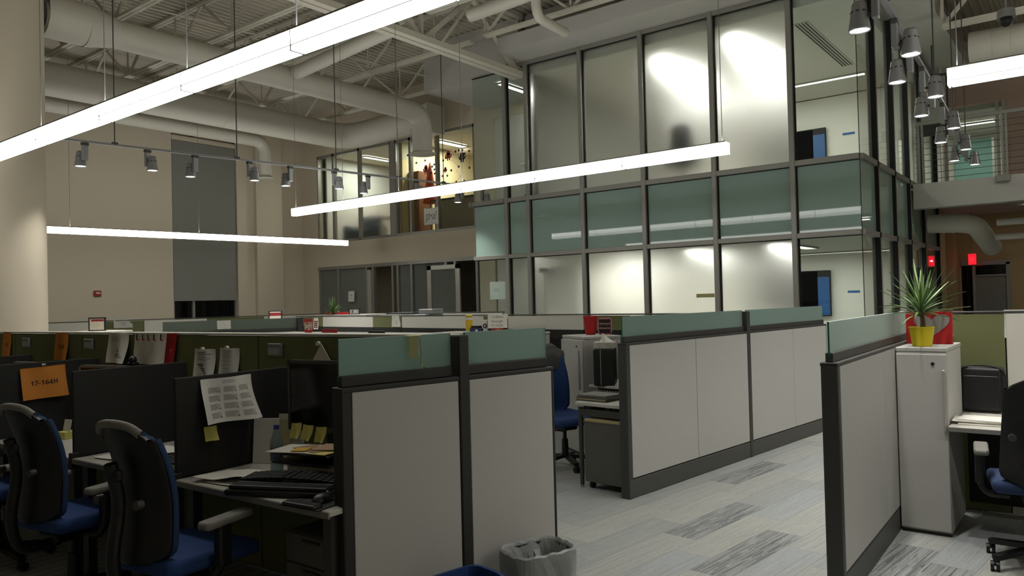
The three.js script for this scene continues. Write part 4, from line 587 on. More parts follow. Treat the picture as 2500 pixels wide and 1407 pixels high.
// ================= RIGHT WORKSTATION =================
cabinet('storage_cabinet', 'tall narrow white cabinet below the yellow flowerpot', [-0.935, 0, -5.92], 0, 0.3, 1.225, 0.62, 0.132, 0.07);
function dracaena(name, label, x, y, z, k, potM) {
  const g = thing(name, label, 'potted plant', [x, y, z]); 
  if (potM) { const pt = obj('pot', lathe([[0, 0], [0.058, 0], [0.06, 0.004], [0.078, 0.125], [0.082, 0.128], [0.08, 0.132], [0.074, 0.13], [0.058, 0.02], [0, 0.02]], 28), potM, g); obj('soil', cyl(0.072, 0.07, 0.01, 0, 0.115, 0, 24), M.soil, pt); obj('stem', [tube([[0, 0.11, 0], [0.004, 0.18, 0.002], [-0.004, 0.25, 0]], 0.01, 8, 10), tube([[0.02, 0.11, 0.01], [0.022, 0.17, 0.01], [0.012, 0.23, 0]], 0.007, 8, 10)], M.trunk, g); }
  for (let i = 0; i < 62; i++) {
    const a = i * 2.39996, el = 1.45 - 1.25 * Math.pow(i / 62, 0.8), L = k * rr(0.17, 0.3), w = 0.008 * (k > 0.8 ? 1 : 1.2), droop = rr(0.2, 0.9) * (i / 62), n = 6, pos = [], uv = [], idx = [], y0 = (potM ? 0.2 : 0) + 0.07 * (1 - i / 62) * k;
    for (let j = 0; j <= n; j++) { const t = j / n, r = L * t * Math.cos(el) + 0.004, h = L * t * Math.sin(el) - droop * L * t * t * 0.6, ww = w * Math.sin(Math.PI * Math.min(0.98, 0.12 + t * 0.88)) + 0.0008; const cx = Math.cos(a), sx = Math.sin(a); pos.push(r * cx - ww * sx, y0 + h + 0.002, r * sx + ww * cx, r * cx, y0 + h - 0.0025, r * sx, r * cx + ww * sx, y0 + h + 0.002, r * sx - ww * cx); uv.push(0, t, 0.5, t, 1, t); if (j < n) { const b = j * 3; idx.push(b, b + 1, b + 4, b, b + 4, b + 3, b + 1, b + 2, b + 5, b + 1, b + 5, b + 4); } }
    const q = new THREE.BufferGeometry(); q.setAttribute('position', new THREE.Float32BufferAttribute(pos, 3)); q.setAttribute('uv', new THREE.Float32BufferAttribute(uv, 2)); q.setIndex(idx); q.computeVertexNormals(); obj('leaf', q, i % 4 === 3 ? M.leaf2 : M.leaf, g);
  }
  return g;
}
dracaena('potted_dracaena', 'spiky green plant in a yellow pot on the tall cabinet', -0.95, 1.225, -5.76, 1.2, M.pot);
{ const g = thing('gift_bag', 'red bag with a pale heart behind the yellow flowerpot', 'gift bag', [-0.945, 1.225, -6.02], 0.0); obj('bag_body', rb(0.285, 0.225, 0.06, 0.004, 0, 0.113, 0), M.red, g); const s = new THREE.Shape(); s.moveTo(0, -0.08); s.bezierCurveTo(-0.04, -0.04, -0.12, 0.0, -0.11, 0.05); s.bezierCurveTo(-0.1, 0.09, -0.03, 0.085, 0, 0.04); s.bezierCurveTo(0.03, 0.085, 0.1, 0.09, 0.11, 0.05); s.bezierCurveTo(0.12, 0.0, 0.04, -0.04, 0, -0.08); obj('heart_print', new THREE.ExtrudeGeometry(s, { depth: 0.001, bevelEnabled: false }).translate(0.02, 0.13, 0.0305), M.cloud, g); obj('bag_fold', mm(-0.142, 0.142, 0.222, 0.226, -0.03, 0.03), M.redPaint, g); }
{ const g = thing('desk', 'white desk with stacked papers right of the tall cabinet', 'desk', [0.02, 0, -5.95]); obj('desk_top', rb(1.6, 0.028, 0.86, 0.006, 0, YD - 0.014, 0.0), M.deskTop, g); obj('edge_band', rb(1.6, 0.03, 0.01, 0.003, 0, YD - 0.017, 0.43), M.deskEdge, g); obj('leg', mm(0.7, 0.75, 0, YD - 0.028, -0.4, 0.35), M.dark, g); obj('modesty_panel', mm(-0.78, 0.75, 0.1, YD - 0.03, -0.3, -0.28), M.charcoal, g); }
for (let i = 0; i < 4; i++) { const q = obj('paper_stack', rb(0.27, 0.008, 0.21, 0.002), M.paper); q.position.set(-0.63 + rr(-0.03, 0.03), YD + 0.005 + i * 0.0085, -5.76 + rr(-0.03, 0.03)); q.rotation.y = rr(-0.25, 0.25); tag(q, ['lowest', 'second lowest', 'second highest', 'topmost'][i] + ' paper bundle on the desk by the tall cabinet', 'papers', 'papers on the right desk'); }
{ const g = thing('leather_bag', 'black leather padded back leaning against the green divider', 'bag', [-0.67, YD, -6.28], 0.02); const q = new RoundedBoxGeometry(0.29, 0.32, 0.09, 5, 0.035), p = q.attributes.position; for (let i = 0; i < p.count; i++) { const x = p.getX(i), y = p.getY(i); if (p.getZ(i) > 0) p.setZ(i, p.getZ(i) + 0.012 * Math.sin(x * 24) * Math.sin(y * 20) - 0.05 * (Math.abs(x) > 0.115 ? 0.3 : 0)); } q.computeVertexNormals(); q.applyMatrix4(M4(0, 0.165, 0, -0.1)); obj('bag_body', q, M.leather, g); obj('piping', tube([[-0.125, 0.02, 0.055], [-0.13, 0.3, 0.025], [0.13, 0.3, 0.025], [0.125, 0.02, 0.055]], 0.006, 6, 40), M.black, g); obj('front_panel', rb(0.21, 0.22, 0.01, 0.005, 0, 0.15, 0.052, -0.1), M.leather, g); }
sheet('paper_sheet', 'white notice pinned to the white board at the right edge', 'paper', 0.28, 0.2, tmat(256, 180, (c, w, h) => { bg(c, w, h, '#d5d3ce'); lines(c, 120, 60, 130, 1, 16, '#3a3a3a', 7); lines(c, 170, 90, 80, 2, 22, '#555', 6); }), [-0.395, 1.35, -6.44], 0.07, { curl: 0.006 });
tag(obj('paper_roll', cyl(0.03, 0.03, 0.25, 0, 0, 0, 18).applyMatrix4(M4(-0.4, YD + 0.08, -5.75, 0.6, 0, 0.2)), M.paper), 'white rolled paper standing beside the right-hand chair', 'paper roll');
{ const g = thing('wall_hook', 'white hook knob beside the red gift bag', 'hook', [-0.86, 1.27, -6.385]); obj('knob', new THREE.SphereGeometry(0.018, 14, 10).translate(0, 0, 0.02), M.paper, g); obj('knob_stem', cyl(0.006, 0.006, 0.03, 0, 0, 0.005, 8, Math.PI / 2), M.aluLight, g); }
// ================= THINGS ON THE FAR DIVIDERS =================
// storage units behind the green divider, carrying small things
[[-5.95, -7.22, 1.223, 'pale storage unit carrying the yellow canister and name sign', 1.5], [-7.2, -6.05, 1.262, 'pale storage unit top behind the divider near the snack bag', 2.6], [-10.78, -4.78, 1.334, 'storage unit under the framed certificate at the far left', 0.7], [-10.6, -7.4, 1.399, 'storage unit under the small red framed card', 0.6], [-10.5, -8.9, 1.437, 'storage unit under the distant plant', 1.3]].forEach(([x, z, h, l, w]) => { const g = thing('storage_unit', l, 'storage unit', [x, 0, z]); obj('body', rb(w, h - 0.03, 0.45, 0.006, 0, (h - 0.03) / 2, 0), M.white, g); obj('unit_top', rb(w + 0.01, 0.028, 0.46, 0.006, 0, h - 0.014, 0), M.deskTop, g); });
const ST = 1.223;
{ const g = thing('wipes_canister', 'yellow wipes canister on the storage behind the end panel', 'canister', [-6.26, ST, -7.2]); obj('canister_body', cyl(0.032, 0.032, 0.14, 0, 0.07, 0, 24), M.paper, g); obj('canister_label', cyl(0.0325, 0.0325, 0.1, 0, 0.065, 0, 24, 0, 0, 0, true), M.yellow, g); obj('canister_lid', lathe([[0, 0.162], [0.03, 0.16], [0.034, 0.152], [0.034, 0.138], [0, 0.138]], 24), M.yellow, g); g.scale.setScalar(1.35); }
{ const g = thing('paper_cup', 'white paper cup with a dark round logo beside the name sign', 'cup', [-5.98, ST, -7.2]); obj('cup_body', lathe([[0, 0], [0.02, 0], [0.028, 0.085], [0.03, 0.087], [0.026, 0.086], [0, 0.08]], 20), M.paper, g); obj('cup_logo', new THREE.TorusGeometry(0.013, 0.004, 8, 18).translate(0.008, 0.045, 0.025), M.black, g); g.scale.setScalar(1.75); }
{ const g = thing('desk_tray', 'dark blue tray between the canister and the paper cup', 'tray', [-6.12, ST, -7.2], 0.1); obj('tray_body', rb(0.1, 0.03, 0.06, 0.006, 0, 0.015, 0), mat('#1f2c5c', 0.5), g); obj('tray_insert', rb(0.07, 0.018, 0.045, 0.004, -0.01, 0.038, 0), M.black, g); obj('tray_tag', rb(0.02, 0.014, 0.003, 0.001, 0.012, 0.014, 0.032), M.paper, g); g.scale.setScalar(1.7); }
{ const g = thing('picture_box', 'dark colourful box under the folded name sign', 'box', [-5.84, ST, -7.26], 0.55); obj('box_body', rb(0.24, 0.155, 0.08, 0.004, 0, 0.078, 0), tmat(128, 80, (c, w, h) => { bg(c, w, h, '#23202c'); c.fillStyle = '#a83c2a'; c.beginPath(); c.ellipse(60, 60, 40, 24, 0, 0, 7); c.fill(); c.fillStyle = '#3b4a63'; c.fillRect(8, 10, 30, 50); c.fillStyle = '#c46a3a'; c.beginPath(); c.ellipse(66, 66, 16, 10, 0, 0, 7); c.fill(); }), g); obj('box_lid', rb(0.242, 0.006, 0.082, 0.002, 0, 0.155, 0), M.black, g); }
{ const g = thing('name_sign', 'folded white sign reading Colleen Keough 17-163G', 'sign', [-5.84, ST + 0.155, -7.26], 0.55); obj('sign_front', rb(0.24, 0.17, 0.003, 0.001, 0, -0.02, 0.045, -0.05), tmat(256, 190, (c, w, h) => { bg(c, w, h, '#e6e3da'); txt(c, 'Colleen', 132, 52, 44, '#3c3a38'); txt(c, 'Keough', 124, 112, 44, '#3c3a38'); txt(c, '17-163G', 118, 170, 44, '#3c3a38'); }), g); obj('sign_back', rb(0.24, 0.16, 0.003, 0.001, 0, -0.02, -0.045, 0.1), M.paper, g); }
{ const g = thing('snack_bag', 'small red and white snack bag on the far green panel', 'snack bag', [-7.97, 1.348, -6.05], 0.6); const q = new RoundedBoxGeometry(0.11, 0.17, 0.03, 3, 0.014), p = q.attributes.position; for (let i = 0; i < p.count; i++) { const y = p.getY(i); p.setX(i, p.getX(i) * (1 - 0.2 * Math.cos(y * 18))); if (Math.abs(y) > 0.06) p.setZ(i, p.getZ(i) * 0.3); } q.computeVertexNormals(); obj('pouch', q, tmat(64, 96, (c, w, h) => { bg(c, w, h, '#c4b6a6'); c.fillStyle = '#b7312c'; c.fillRect(0, 0, w, 20); c.fillRect(0, 78, w, 18); for (let i = 0; i < 30; i++) { c.fillStyle = ['#b7312c', '#7c3a2a', '#e7d9c8'][i % 3]; c.fillRect(rnd() * w, 22 + rnd() * 52, 9, 7); } }), g); obj('seal_strip', rb(0.1, 0.01, 0.006, 0.002, 0, 0.083, 0), M.red, g); }
sheet('photo_strip', 'white card with red picture grid right of the snack bag', 'card', 0.115, 0.2, tmat(96, 160, (c, w, h) => { bg(c, w, h, '#d8d5cb'); for (let i = 0; i < 3; i++) for (let j = 0; j < 4; j++) { c.fillStyle = ['#6b2626', '#8a3a34', '#4b2a2a'][(i + j) % 3]; c.fillRect(10 + i * 26, 40 + j * 26, 22, 22); } }), [-10.83, 1.29, -8.385], 0.13, { curl: 0.01 });
sheet('paper_sheet', 'white note hanging over the middle divider', 'paper', 0.17, 0.17, tmat(96, 96, (c, w, h) => { bg(c, w, h, '#d9d7ce'); lines(c, 40, 44, 24, 3, 12, '#666', 3); }), [-8.49, 1.335, -8.075], 0.13, { curl: 0.01 });
tag(obj('marker_tray', rb(0.22, 0.03, 0.05, 0.006).applyMatrix4(M4(-6.64, 1.278, -6.0, 0, 0.1, 0)), M.black), 'black eraser lying on the pale storage unit', 'eraser');
tag(obj('red_binder', rb(0.24, 0.05, 0.03, 0.004).applyMatrix4(M4(-7.49, 1.288, -6.0, 0, 0.1, 0)), M.redPaint), 'dark red binder edge on the pale storage unit', 'binder');
{ const g = thing('award_frame', 'framed red and white certificate on the far left divider', 'frame', [-10.78, 1.334, -4.7], 0.6); obj('frame', rb(0.245, 0.185, 0.018, 0.004, 0, 0.093, 0), M.black, g); obj('certificate', mm(-0.1, 0.1, 0.015, 0.165, 0.009, 0.011), tmat(200, 150, (c, w, h) => { bg(c, w, h, '#b9b29f'); c.fillStyle = '#7f1f22'; c.fillRect(20, 6, 176, 30); lines(c, 40, 60, 120, 5, 16, '#8f8877', 3); }), g); obj('frame_stand', rb(0.05, 0.12, 0.01, 0.003, 0, 0.06, -0.03, 0.35), M.black, g); }
{ const g = thing('award_frame', 'small framed red card before the pilaster', 'frame', [-10.6, 1.399, -7.4], 0.7); obj('frame', rb(0.22, 0.14, 0.018, 0.004, 0, 0.07, 0), M.black, g); obj('certificate', mm(-0.09, 0.09, 0.01, 0.125, 0.009, 0.011), tmat(128, 90, (c, w, h) => { bg(c, w, h, '#c2beb3'); c.fillStyle = '#8e2630'; c.fillRect(0, 14, w, 40); }), g); }
{ const g = thing('award_frame', 'small black frame standing right of the far plant', 'frame', [-10.24, 1.437, -8.75], 0.3); obj('frame', rb(0.23, 0.1, 0.016, 0.004, 0, 0.05, 0), M.black, g); obj('certificate', mm(-0.09, 0.09, 0.012, 0.085, 0.008, 0.01), tmat(128, 60, (c, w, h) => { bg(c, w, h, '#8f8e88'); c.fillStyle = '#33332f'; c.fillRect(36, 10, 16, 40); lines(c, 60, 14, 50, 3, 12, '#c9c7c0', 5); }), g); }
sheet('paper_sheet', 'white notice on the far left divider beside the certificate', 'paper', 0.3, 0.17, tmat(128, 72, (c, w, h) => { bg(c, w, h, '#c9c7be'); lines(c, 50, 34, 40, 2, 14, '#777', 3); }), [-12.82, 1.4, -6.0], 1.5, { curl: 0.008 });
sheet('paper_sheet', 'small white card on the glass screen left of the snack bag', 'paper', 0.17, 0.11, M.paper, [-9.0, 1.385, -5.5], 1.26, { curl: 0.004 });
{ const g = dracaena('far_plant', 'small distant spiky plant on the far divider', -10.81, 1.46, -8.75, 0.85, null); }
tag(obj('red_book', rb(0.2, 0.045, 0.12, 0.004).applyMatrix4(M4(-10.95, 1.46, -8.85, 0, 0.2, 0)), M.red), 'red book beside the distant plant', 'book');
tag(obj('red_book', rb(0.2, 0.04, 0.12, 0.004).applyMatrix4(M4(-10.52, 1.458, -8.8, 0, 0.1, 0)), M.red), 'red book between the distant plant and black frame', 'book');
{ const g = thing('printer', 'grey printer top showing above the middle divider', 'printer', [-9.2, 0, -9.1], 0.1); obj('body', rb(1.0, 1.4, 0.5, 0.02, 0, 0.72, 0), M.silver, g); obj('paper_tray', rb(0.5, 0.03, 0.3, 0.01, -0.1, 1.44, 0), M.dark, g); obj('scanner_lid', rb(0.3, 0.09, 0.3, 0.02, 0.42, 1.46, 0), M.silver, g); }

// ================= WALL THINGS =================
{ const g = thing('fire_alarm', 'small red fire alarm pull station on the left wall', 'fire alarm', [XW + 0.005, 2.0, -7.72]); obj('alarm_body', rb(0.05, 0.13, 0.15, 0.008, 0.025, 0, 0), M.redPaint, g); obj('pull_handle', rb(0.02, 0.03, 0.09, 0.006, 0.055, 0.01, 0), M.paper, g); }
sheet('paper_sheet', 'white notice on the dark office glass by the far plant', 'paper', 0.24, 0.28, tmat(96, 110, (c, w, h) => { bg(c, w, h, '#d8d6cc'); lines(c, 26, 40, 46, 1, 10, '#444', 5); lines(c, 36, 72, 24, 1, 10, '#888', 4); }), [-15.65, 1.83, ZB + 0.02], 0, { curl: 0.004 });
sheet('paper_sheet', 'white notice taped inside the glass bay of the tower', 'paper', 0.38, 0.34, tmat(128, 116, (c, w, h) => { bg(c, w, h, '#d4d4ce'); lines(c, 34, 46, 60, 2, 12, '#9a9a96', 3); }), [-9.12, 1.81, ZT - 0.05], 0, { curl: 0.004 });
{ const g = thing('light_switch', 'small grey switch plate seen through the glass bay', 'switch', [-10.3, 1.72, ZB + 0.01]); obj('plate', rb(0.14, 0.14, 0.012, 0.004), M.silver, g); obj('toggle', rb(0.05, 0.02, 0.02, 0.004, 0, 0.03, 0.008), M.dark, g); }
{ const g = thing('ux_sign', 'white sign reading got ux? on the decorated glass', 'sign', [-12.69, 3.7, ZB + 0.0]); obj('board', rb(0.48, 0.4, 0.006, 0.002), tmat(256, 216, (c, w, h) => { bg(c, w, h, '#d6d4cc'); c.save(); c.translate(128, 150); c.scale(0.62, 1.5); txt(c, 'got+ux?', 0, 0, 92, '#23221f', 'sans-serif', 'center'); c.restore(); c.strokeStyle = '#8b8982'; c.lineWidth = 3; c.strokeRect(4, 4, w - 8, h - 8); }), g); obj('tape', [bx(0.04, 0.02, 0.003, -0.2, 0.2, 0.004), bx(0.04, 0.02, 0.003, 0.2, 0.2, 0.004)], M.paper, g); }
// decals on the yellow room glass: little figures and dotted arrows (generic)
const decalM = { k: mat('#2c2a28', 0.8), r: mat('#a8423a', 0.8), o: mat('#c07c58', 0.8), g: mat('#5e6a63', 0.8) };
function figure(label, x, y, s, m) { const g = thing('glass_decal', label, 'decal', [x, y, ZB - 0.05]); const P = q => q; obj('figure_body', [bx(0.6 * s, 0.62 * s, 0.004), bx(0.16 * s, 0.42 * s, 0.004, -0.42 * s, -0.02 * s, 0, 0, 0, 0.3), bx(0.16 * s, 0.42 * s, 0.004, 0.42 * s, -0.02 * s, 0, 0, 0, -0.3), bx(0.16 * s, 0.3 * s, 0.004, -0.16 * s, -0.42 * s, 0), bx(0.16 * s, 0.3 * s, 0.004, 0.16 * s, -0.42 * s, 0), cyl(0.3 * s, 0.3 * s, 0.004, 0, 0.32 * s, 0, 14, Math.PI / 2)], m, g); }
figure('large red figure decal near the top of the yellow room glass', -12.13, 5.1, 0.2, decalM.r); figure('large black figure decal right of the red one', -11.7, 5.0, 0.2, decalM.k); figure('red figure decal on the middle yellow pane', -12.88, 4.86, 0.19, decalM.r); figure('small red figure decal near the track spot', -12.24, 4.77, 0.12, decalM.r);
{ const spots = [[-11.9, 5.17, 'k'], [-11.8, 5.18, 'k'], [-11.69, 5.17, 'k'], [-11.7, 5.07, 'k'], [-11.62, 5.08, 'k'], [-11.48, 5.12, 'k'], [-12.3, 5.01, 'k'], [-12.22, 5.06, 'k'], [-11.81, 4.8, 'g'], [-12.6, 4.95, 'g'], [-12.67, 4.91, 'g'], [-12.6, 4.83, 'g'], [-12.7, 4.76, 'k'], [-12.59, 4.73, 'k'], [-12.05, 4.74, 'g'], [-12.34, 4.64, 'o'], [-12.18, 4.63, 'o'], [-11.65, 4.44, 'g'], [-11.9, 4.45, 'o'], [-11.48, 4.73, 'k'], [-13.2, 5.07, 'g'], [-12.9, 5.09, 'o'], [-13.49, 5.3, 'k'], [-12.55, 5.2, 'k']];
  spots.forEach(([x, y, c], i) => { const o = obj('glass_decal', i % 2 ? new THREE.OctahedronGeometry(0.036).scale(1, 1, 0.06) : new THREE.CylinderGeometry(0.03, 0.03, 0.005, 10).rotateX(Math.PI / 2), decalM[c]); o.position.set(x, y, ZB - 0.05); tag(o, 'tiny shape decal among the dotted trails on the yellow room glass', 'decal', 'tiny glass decals'); });
  [[-12.02, 4.98, -11.84, 4.83], [-13.15, 5.07, -12.93, 5.08], [-11.48, 5.06, -11.48, 4.77], [-11.88, 4.7, -11.67, 4.46], [-11.66, 4.65, -11.88, 4.47]].forEach(([x0, y0, x1, y1], i) => { const gs = []; for (let k = 0; k < 7; k++) { const t = k / 6; gs.push(bx(0.02, 0.008, 0.004, x0 + (x1 - x0) * t, y0 + (y1 - y0) * t, 0, 0, 0, Math.atan2(y1 - y0, x1 - x0))); } const o = obj('dotted_trail', gs, decalM.g); o.position.z = ZB - 0.05; tag(o, ['dotted trail below the large red figure decal', 'dotted trail at the left of the decorated glass', 'upright dotted trail at the right of the decorated glass', 'falling dotted trail of the crossed pair', 'rising dotted trail of the crossed pair'][i], 'decal'); }); }
// furniture glimpsed in the upper rooms
{ const g = thing('lounge_chair', 'dark blue lounge chair blurred behind the frosted pane', 'armchair', [-16.2, 3.22, -14.3], 0.2); obj('seat', rb(0.8, 0.4, 0.7, 0.08, 0, 0.3, 0), mat('#2a3844', 0.9), g); obj('backrest', rb(0.8, 0.6, 0.2, 0.08, 0, 0.6, -0.3), mat('#2a3844', 0.9), g); obj('armrest', rb(0.16, 0.5, 0.7, 0.06, -0.45, 0.35, 0), mat('#2a3844', 0.9), g); obj('armrest', rb(0.16, 0.5, 0.7, 0.06, 0.45, 0.35, 0), mat('#2a3844', 0.9), g); }
{ const g = thing('meeting_table', 'pale table behind the frosted pane of the left upper room', 'table', [-15.0, 3.22, -14.6]); obj('table_top', rb(1.2, 0.04, 0.7, 0.01, 0, 0.75, 0), M.darker, g); for (const [x, z] of [[-0.5, -0.3], [0.5, -0.3], [-0.5, 0.3], [0.5, 0.3]]) obj('leg', mm(x - 0.02, x + 0.02, 0, 0.74, z - 0.02, z + 0.02), M.paper, g); }
{ const g = thing('costume_cone', 'red and brown cloth draped over a stand in the yellow room', 'cloth', [-13.25, 3.22, -13.88]); obj('drape', lathe([[0.01, 1.95], [0.07, 1.7], [0.13, 1.3], [0.17, 1.0], [0.2, 0.9]], 18), mat('#b5452c', 0.9), g); obj('stand', cyl(0.02, 0.02, 1.9, 0, 0.95, 0, 10), M.dark, g); obj('foot', cyl(0.25, 0.27, 0.03, 0, 0.015, 0, 20), M.dark, g); }
{ const g = thing('wardrobe', 'brown cupboard at the left of the yellow room', 'cupboard', [-13.71, 3.22, -14.0]); obj('body', rb(0.36, 1.75, 0.5, 0.01, 0, 0.875, 0), M.brown, g); obj('door', rb(0.36, 1.6, 0.02, 0.005, 0, 0.88, 0.26), M.brown, g); obj('handle', rb(0.015, 0.16, 0.02, 0.005, 0.14, 0.9, 0.275), M.silver, g); }
{ const g = thing('work_counter', 'dark counter along the frosted pane in the yellow room', 'counter', [-12.1, 3.22, -13.95]); obj('counter_top', rb(1.9, 0.04, 0.6, 0.01, 0, 0.92, 0), M.darker, g); obj('counter_base', mm(-0.85, 0.85, 0, 0.9, -0.25, 0.25), M.blind, g); obj('red_tab', rb(0.24, 0.06, 0.02, 0.004, 0.68, 0.97, 0.28), M.red, g); }
{ const g = thing('back_sofa', 'dark seat with a striped blanket in the dark office', 'sofa', [-11.55, 0, -15.2], 0.1); obj('seat', rb(0.9, 0.42, 0.8, 0.06, 0, 0.25, 0), M.black, g); obj('backrest', rb(0.9, 1.25, 0.2, 0.06, 0, 0.65, -0.35), M.black, g); obj('blanket', tube([[-0.3, 1.3, -0.3], [-0.1, 1.4, -0.25], [0.1, 1.36, -0.25], [0.35, 1.5, -0.28]], 0.07, 8, 20), M.cloud, g); }
{ const g = thing('dark_cabinet', 'brown wooden cabinet in the dark office doorway', 'cabinet', [-14.68, 0, -15.5]); obj('body', rb(0.9, 1.6, 0.5, 0.01, 0, 0.8, 0), M.brown, g); obj('door', rb(0.42, 1.4, 0.02, 0.004, -0.22, 0.8, 0.26), M.brown, g); obj('door', rb(0.42, 1.4, 0.02, 0.004, 0.22, 0.8, 0.26), M.brown, g); }

// ================= TOWER ROOMS =================
const tvTex = phys('#030304', 0.5, { specularIntensity: 0.1 });
const tvBlue = mat('#1b4674', 0.35, 0, { emissive: new THREE.Color(0.04, 0.12, 0.3), emissiveIntensity: 0.15 });
[[1.6, 0.98, 'lower'], [4.66, 0.98, 'upper']].forEach(([y, h, l]) => { const g = thing('wall_screen', `wall screen with a blue strip in the ${l} tower room`, 'television', [-5.35, y, -16.93]); obj('housing', rb(1.72, h, 0.06, 0.01), M.black, g); obj('display', mm(-0.84, 0.6, -h / 2 + 0.02, h / 2 - 0.02, 0.03, 0.033), tvTex, g); obj('lit_strip', mm(0.6, 0.84, -h / 2 + 0.02, h / 2 - 0.14, 0.03, 0.034), tvBlue, g);
  const s = thing('wall_label', `blue tape label right of the ${l} wall screen`, 'label', [-4.05, y + (l === 'lower' ? 0.02 : 0.3), -16.99]); obj('tape', rb(0.24, 0.045, 0.004, 0.001), mat('#2a62a5', 0.6), s); });
function room(x, y, z, w, d, I, label, vis = 2.2) { const g = thing('ceiling_panel', label, 'ceiling light', [x, y, z]); obj('trim', [mm(-w / 2 - 0.03, w / 2 + 0.03, 0, 0.03, -d / 2 - 0.03, -d / 2), mm(-w / 2 - 0.03, w / 2 + 0.03, 0, 0.03, d / 2, d / 2 + 0.03), mm(-w / 2 - 0.03, -w / 2, 0, 0.03, -d / 2, d / 2), mm(w / 2, w / 2 + 0.03, 0, 0.03, -d / 2, d / 2)], M.aluLight, g); obj('diffuser', mm(-w / 2, w / 2, 0.012, 0.025, -d / 2, d / 2), M.panelGlow, g); const l = new THREE.RectAreaLight(new THREE.Color(1, 0.985, 0.9), I, w, d); l.position.set(x, y - 0.005, z); l.rotation.x = -Math.PI / 2; scene.add(l); }
room(-16.0, 5.7, -14.6, 0.16, 0.95, 90, 'glowing ceiling panel in the left upper room');
room(-13.14, 5.7, -14.6, 0.2, 1.0, 80, 'glowing ceiling panel in the yellow upper room');
room(-2.2, 5.46, -20.6, 0.9, 0.2, 24, 'glowing ceiling panel in the room behind the walkway');
room(-0.6, 3.25, -18.5, 1.0, 0.2, 3, 'glowing ceiling panel in the passage under the walkway');
room(-15.9, 2.7, -16.4, 0.6, 0.2, 0.7, 'dim ceiling panel in the dark offices');
// ceiling strips seen blurred through the frosted panes
room(-6.0, 5.78, -13.25, 0.2, 2.3, 19, 'glowing ceiling strip behind the third upper frosted pane');
room(-4.57, 5.78, -13.2, 0.2, 2.7, 20, 'glowing ceiling strip behind the fourth upper frosted pane');
room(-5.4, 5.79, -15.63, 4.0, 0.12, 14, 'thin glowing strip across the upper tower ceiling');
room(-5.4, 2.39, -12.9, 0.2, 2.0, 7, 'glowing ceiling strip behind the third lower frosted pane');
room(-4.0, 2.39, -12.9, 0.2, 2.0, 7, 'glowing ceiling strip behind the fourth lower frosted pane');
room(-5.4, 2.39, -15.8, 4.6, 0.12, 15, 'thin glowing strip across the lower tower ceiling');
room(-7.6, 2.39, -14.6, 0.16, 2.2, 22, 'glowing ceiling strip beside the left wall of the lower tower room');
room(-9.3, 5.93, -12.4, 0.12, 1.2, 12, 'glowing ceiling strip above the upper glass bay');
room(-9.3, 2.6, -12.4, 0.12, 1.2, 8, 'glowing ceiling strip above the lower glass bay');
{ const g = thing('linear_diffuser', 'long slotted air diffuser in the upper tower ceiling', 'air vent', [-3.62, 5.81, -13.5]); for (let k = 0; k < 4; k++) obj('slot', mm(k * 0.05, k * 0.05 + 0.022, -0.004, 0.004, -1.4, 1.4), M.black, g); obj('vent_frame', mm(-0.02, 0.2, 0.0, 0.008, -1.42, 1.42), M.aluLight, g); }
// desk chairs glimpsed through clear panes and frosted glass
chair('black chair silhouetted behind the frosted upper glass', -5.55, -12.1, 0.4, { back: M.black, shell: M.black, seat: M.black, plain: true }).position.y = 3.42;
chair('black chair in the clear upper pane left of the frosted glass', -8.6, -12.1, 2.4, { back: M.black, shell: M.black, seat: M.black, plain: true }).position.y = 3.6;
{ const g = thing('coat_shelf', 'white wall shelf with dark hats in the clear upper pane', 'shelf', [-9.2, 4.55, ZB + 0.15]); obj('shelf_board', rb(1.1, 0.03, 0.25, 0.005), M.paper, g); obj('bracket', mm(-0.5, -0.47, -0.14, 0, -0.12, 0.1), M.paper, g); }
[[-9.35, 4.565, 'left dark hat on the shelf in the clear upper pane'], [-9.0, 4.565, 'right dark hat on the shelf in the clear upper pane']].forEach(([x, y, l]) => { const g = thing('hat', l, 'hat', [x, y, ZB + 0.15]); obj('crown', lathe([[0, 0.1], [0.07, 0.09], [0.09, 0.02], [0.09, 0]], 16), M.dark, g); obj('brim', cyl(0.15, 0.15, 0.012, 0, 0.006, 0, 20), M.dark, g); });
// door closer seen in the clear lower pane
{ const g = sgroup('door_1', 'pale door with a closer behind the clear lower pane', 'door', [-8.1, 0, -12.35], 0); obj('leaf', rb(0.05, 2.1, 0.9, 0.005, 0, 1.05, 0.42), M.paper, g); obj('door_closer', rb(0.05, 0.06, 0.3, 0.01, -0.03, 2.02, 0.3), M.dark, g); obj('door_frame', [mm(-0.06, 0.06, 0, 2.2, -0.1, -0.03), mm(-0.06, 0.06, 2.12, 2.2, -0.1, 0.95)], M.alu, g); }
tag(obj('window_tape', rb(0.3, 0.06, 0.004, 0.001).applyMatrix4(M4(-4.88, 1.61, ZT + 0.012)), M.tan), 'beige tape strip on the third lower frosted pane', 'tape');
// big framed board hanging on the tower side, walkway level
{ const g = thing('hanging_display', 'dark framed display hanging beside the walkway', 'display', [-2.24, 4.95, -15.5], 0.1); obj('housing', rb(0.46, 1.1, 0.08, 0.02), M.darker, g); obj('face', mm(-0.2, 0.2, -0.35, 0.5, 0.04, 0.044), M.blind, g); obj('hanger', rod(V(0, 0.55, 0), V(0, 1.15, 0), 0.015), M.dark, g); }
{ const g = thing('column_tube', 'tall steel column at the end of the walkway', 'column', [-2.35, 3.44, -17.2]); obj('shaft', cyl(0.05, 0.05, 3.4, 0, 1.7, 0, 16), M.aluLight, g); obj('base_plate', cyl(0.1, 0.1, 0.03, 0, 0.015, 0, 16), M.alu, g); }
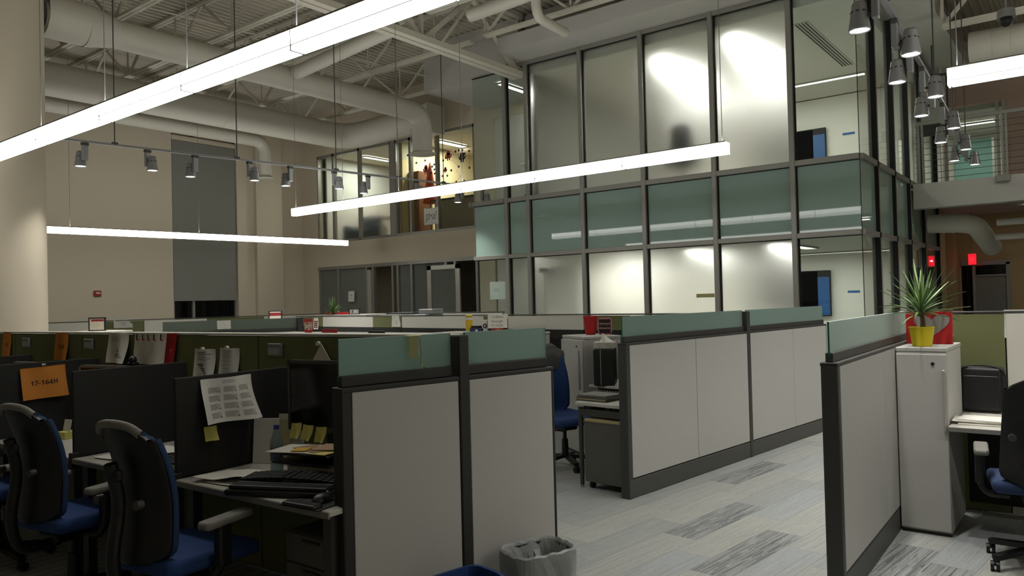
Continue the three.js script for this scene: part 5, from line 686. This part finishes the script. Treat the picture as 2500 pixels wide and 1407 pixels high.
// passage under the walkway
struct('wall_passage', 'beige column wall at the end of the tower side', 'wall', [mm(-2.95, -2.56, 0, 3.28, -18.6, -18.0), mm(-2.95, -2.5, 0, 3.28, -20.2, -19.6)], M.tanWall);
{ const g = sgroup('door_2', 'dark glazed storefront at the end of the passage', 'door', [-2.0, 0, -20.2]); obj('pane', mm(-0.46, -0.25, 0, 2.15, 0, 0.01), M.nightGlass, g); obj('pane', mm(-0.19, 0.4, 0, 1.9, 0, 0.01), M.blind, g); obj('pane', mm(-0.19, 0.4, 1.93, 2.15, 0, 0.01), M.nightGlass, g); obj('door_frame', [mm(-0.25, -0.19, 0, 2.2, -0.02, 0.05), mm(0.4, 0.47, 0, 2.2, -0.02, 0.05), mm(-0.47, 0.47, 2.15, 2.25, -0.02, 0.05), mm(-0.19, 0.4, 1.9, 1.93, -0.02, 0.05)], M.alu, g); }
{ const g = thing('exit_sign', 'glowing red exit sign above the far passage door', 'exit sign', [-2.17, 2.27, -19.5]); obj('sign_face', rb(0.15, 0.24, 0.05, 0.01), M.exitGlow, g); obj('sign_arm', rod(V(0, 0.12, 0), V(0, 1.03, 0), 0.012), M.alu, g); const l = new THREE.PointLight(new THREE.Color(1, 0.05, 0.08), 0.05); l.position.set(-2.17, 2.27, -19.42); l.castShadow = true; scene.add(l); }
{ const g = thing('security_camera', 'small dark dome camera under the roof at upper right', 'camera', [-0.75, 4.75, -10.6]); obj('dome', new THREE.SphereGeometry(0.07, 18, 12), M.black, g); obj('dome_mount', cyl(0.09, 0.1, 0.1, 0, 0.08, 0, 16), M.silver, g); obj('drop_rod', rod(V(0, 0.12, 0), V(0, 2.1, 0), 0.012), M.silver, g); }
// further pendants of the same office, right of and behind the viewer
pendant('glowing pendant beyond the right edge of the view', 0.7, -2.9, 4, 3.09, 0, [0, 2], 6.9);
pendant('glowing pendant beyond the right edge above the right workstation', 0.25, -4.9, 4, 3.09, 0, [0, 2], 6.9);
pendant('glowing pendant over the walkway bay at upper right', -0.5, -12.6, 4, 4.35, 0, [0, 2], 6.9);

renderer.render(scene, camera);
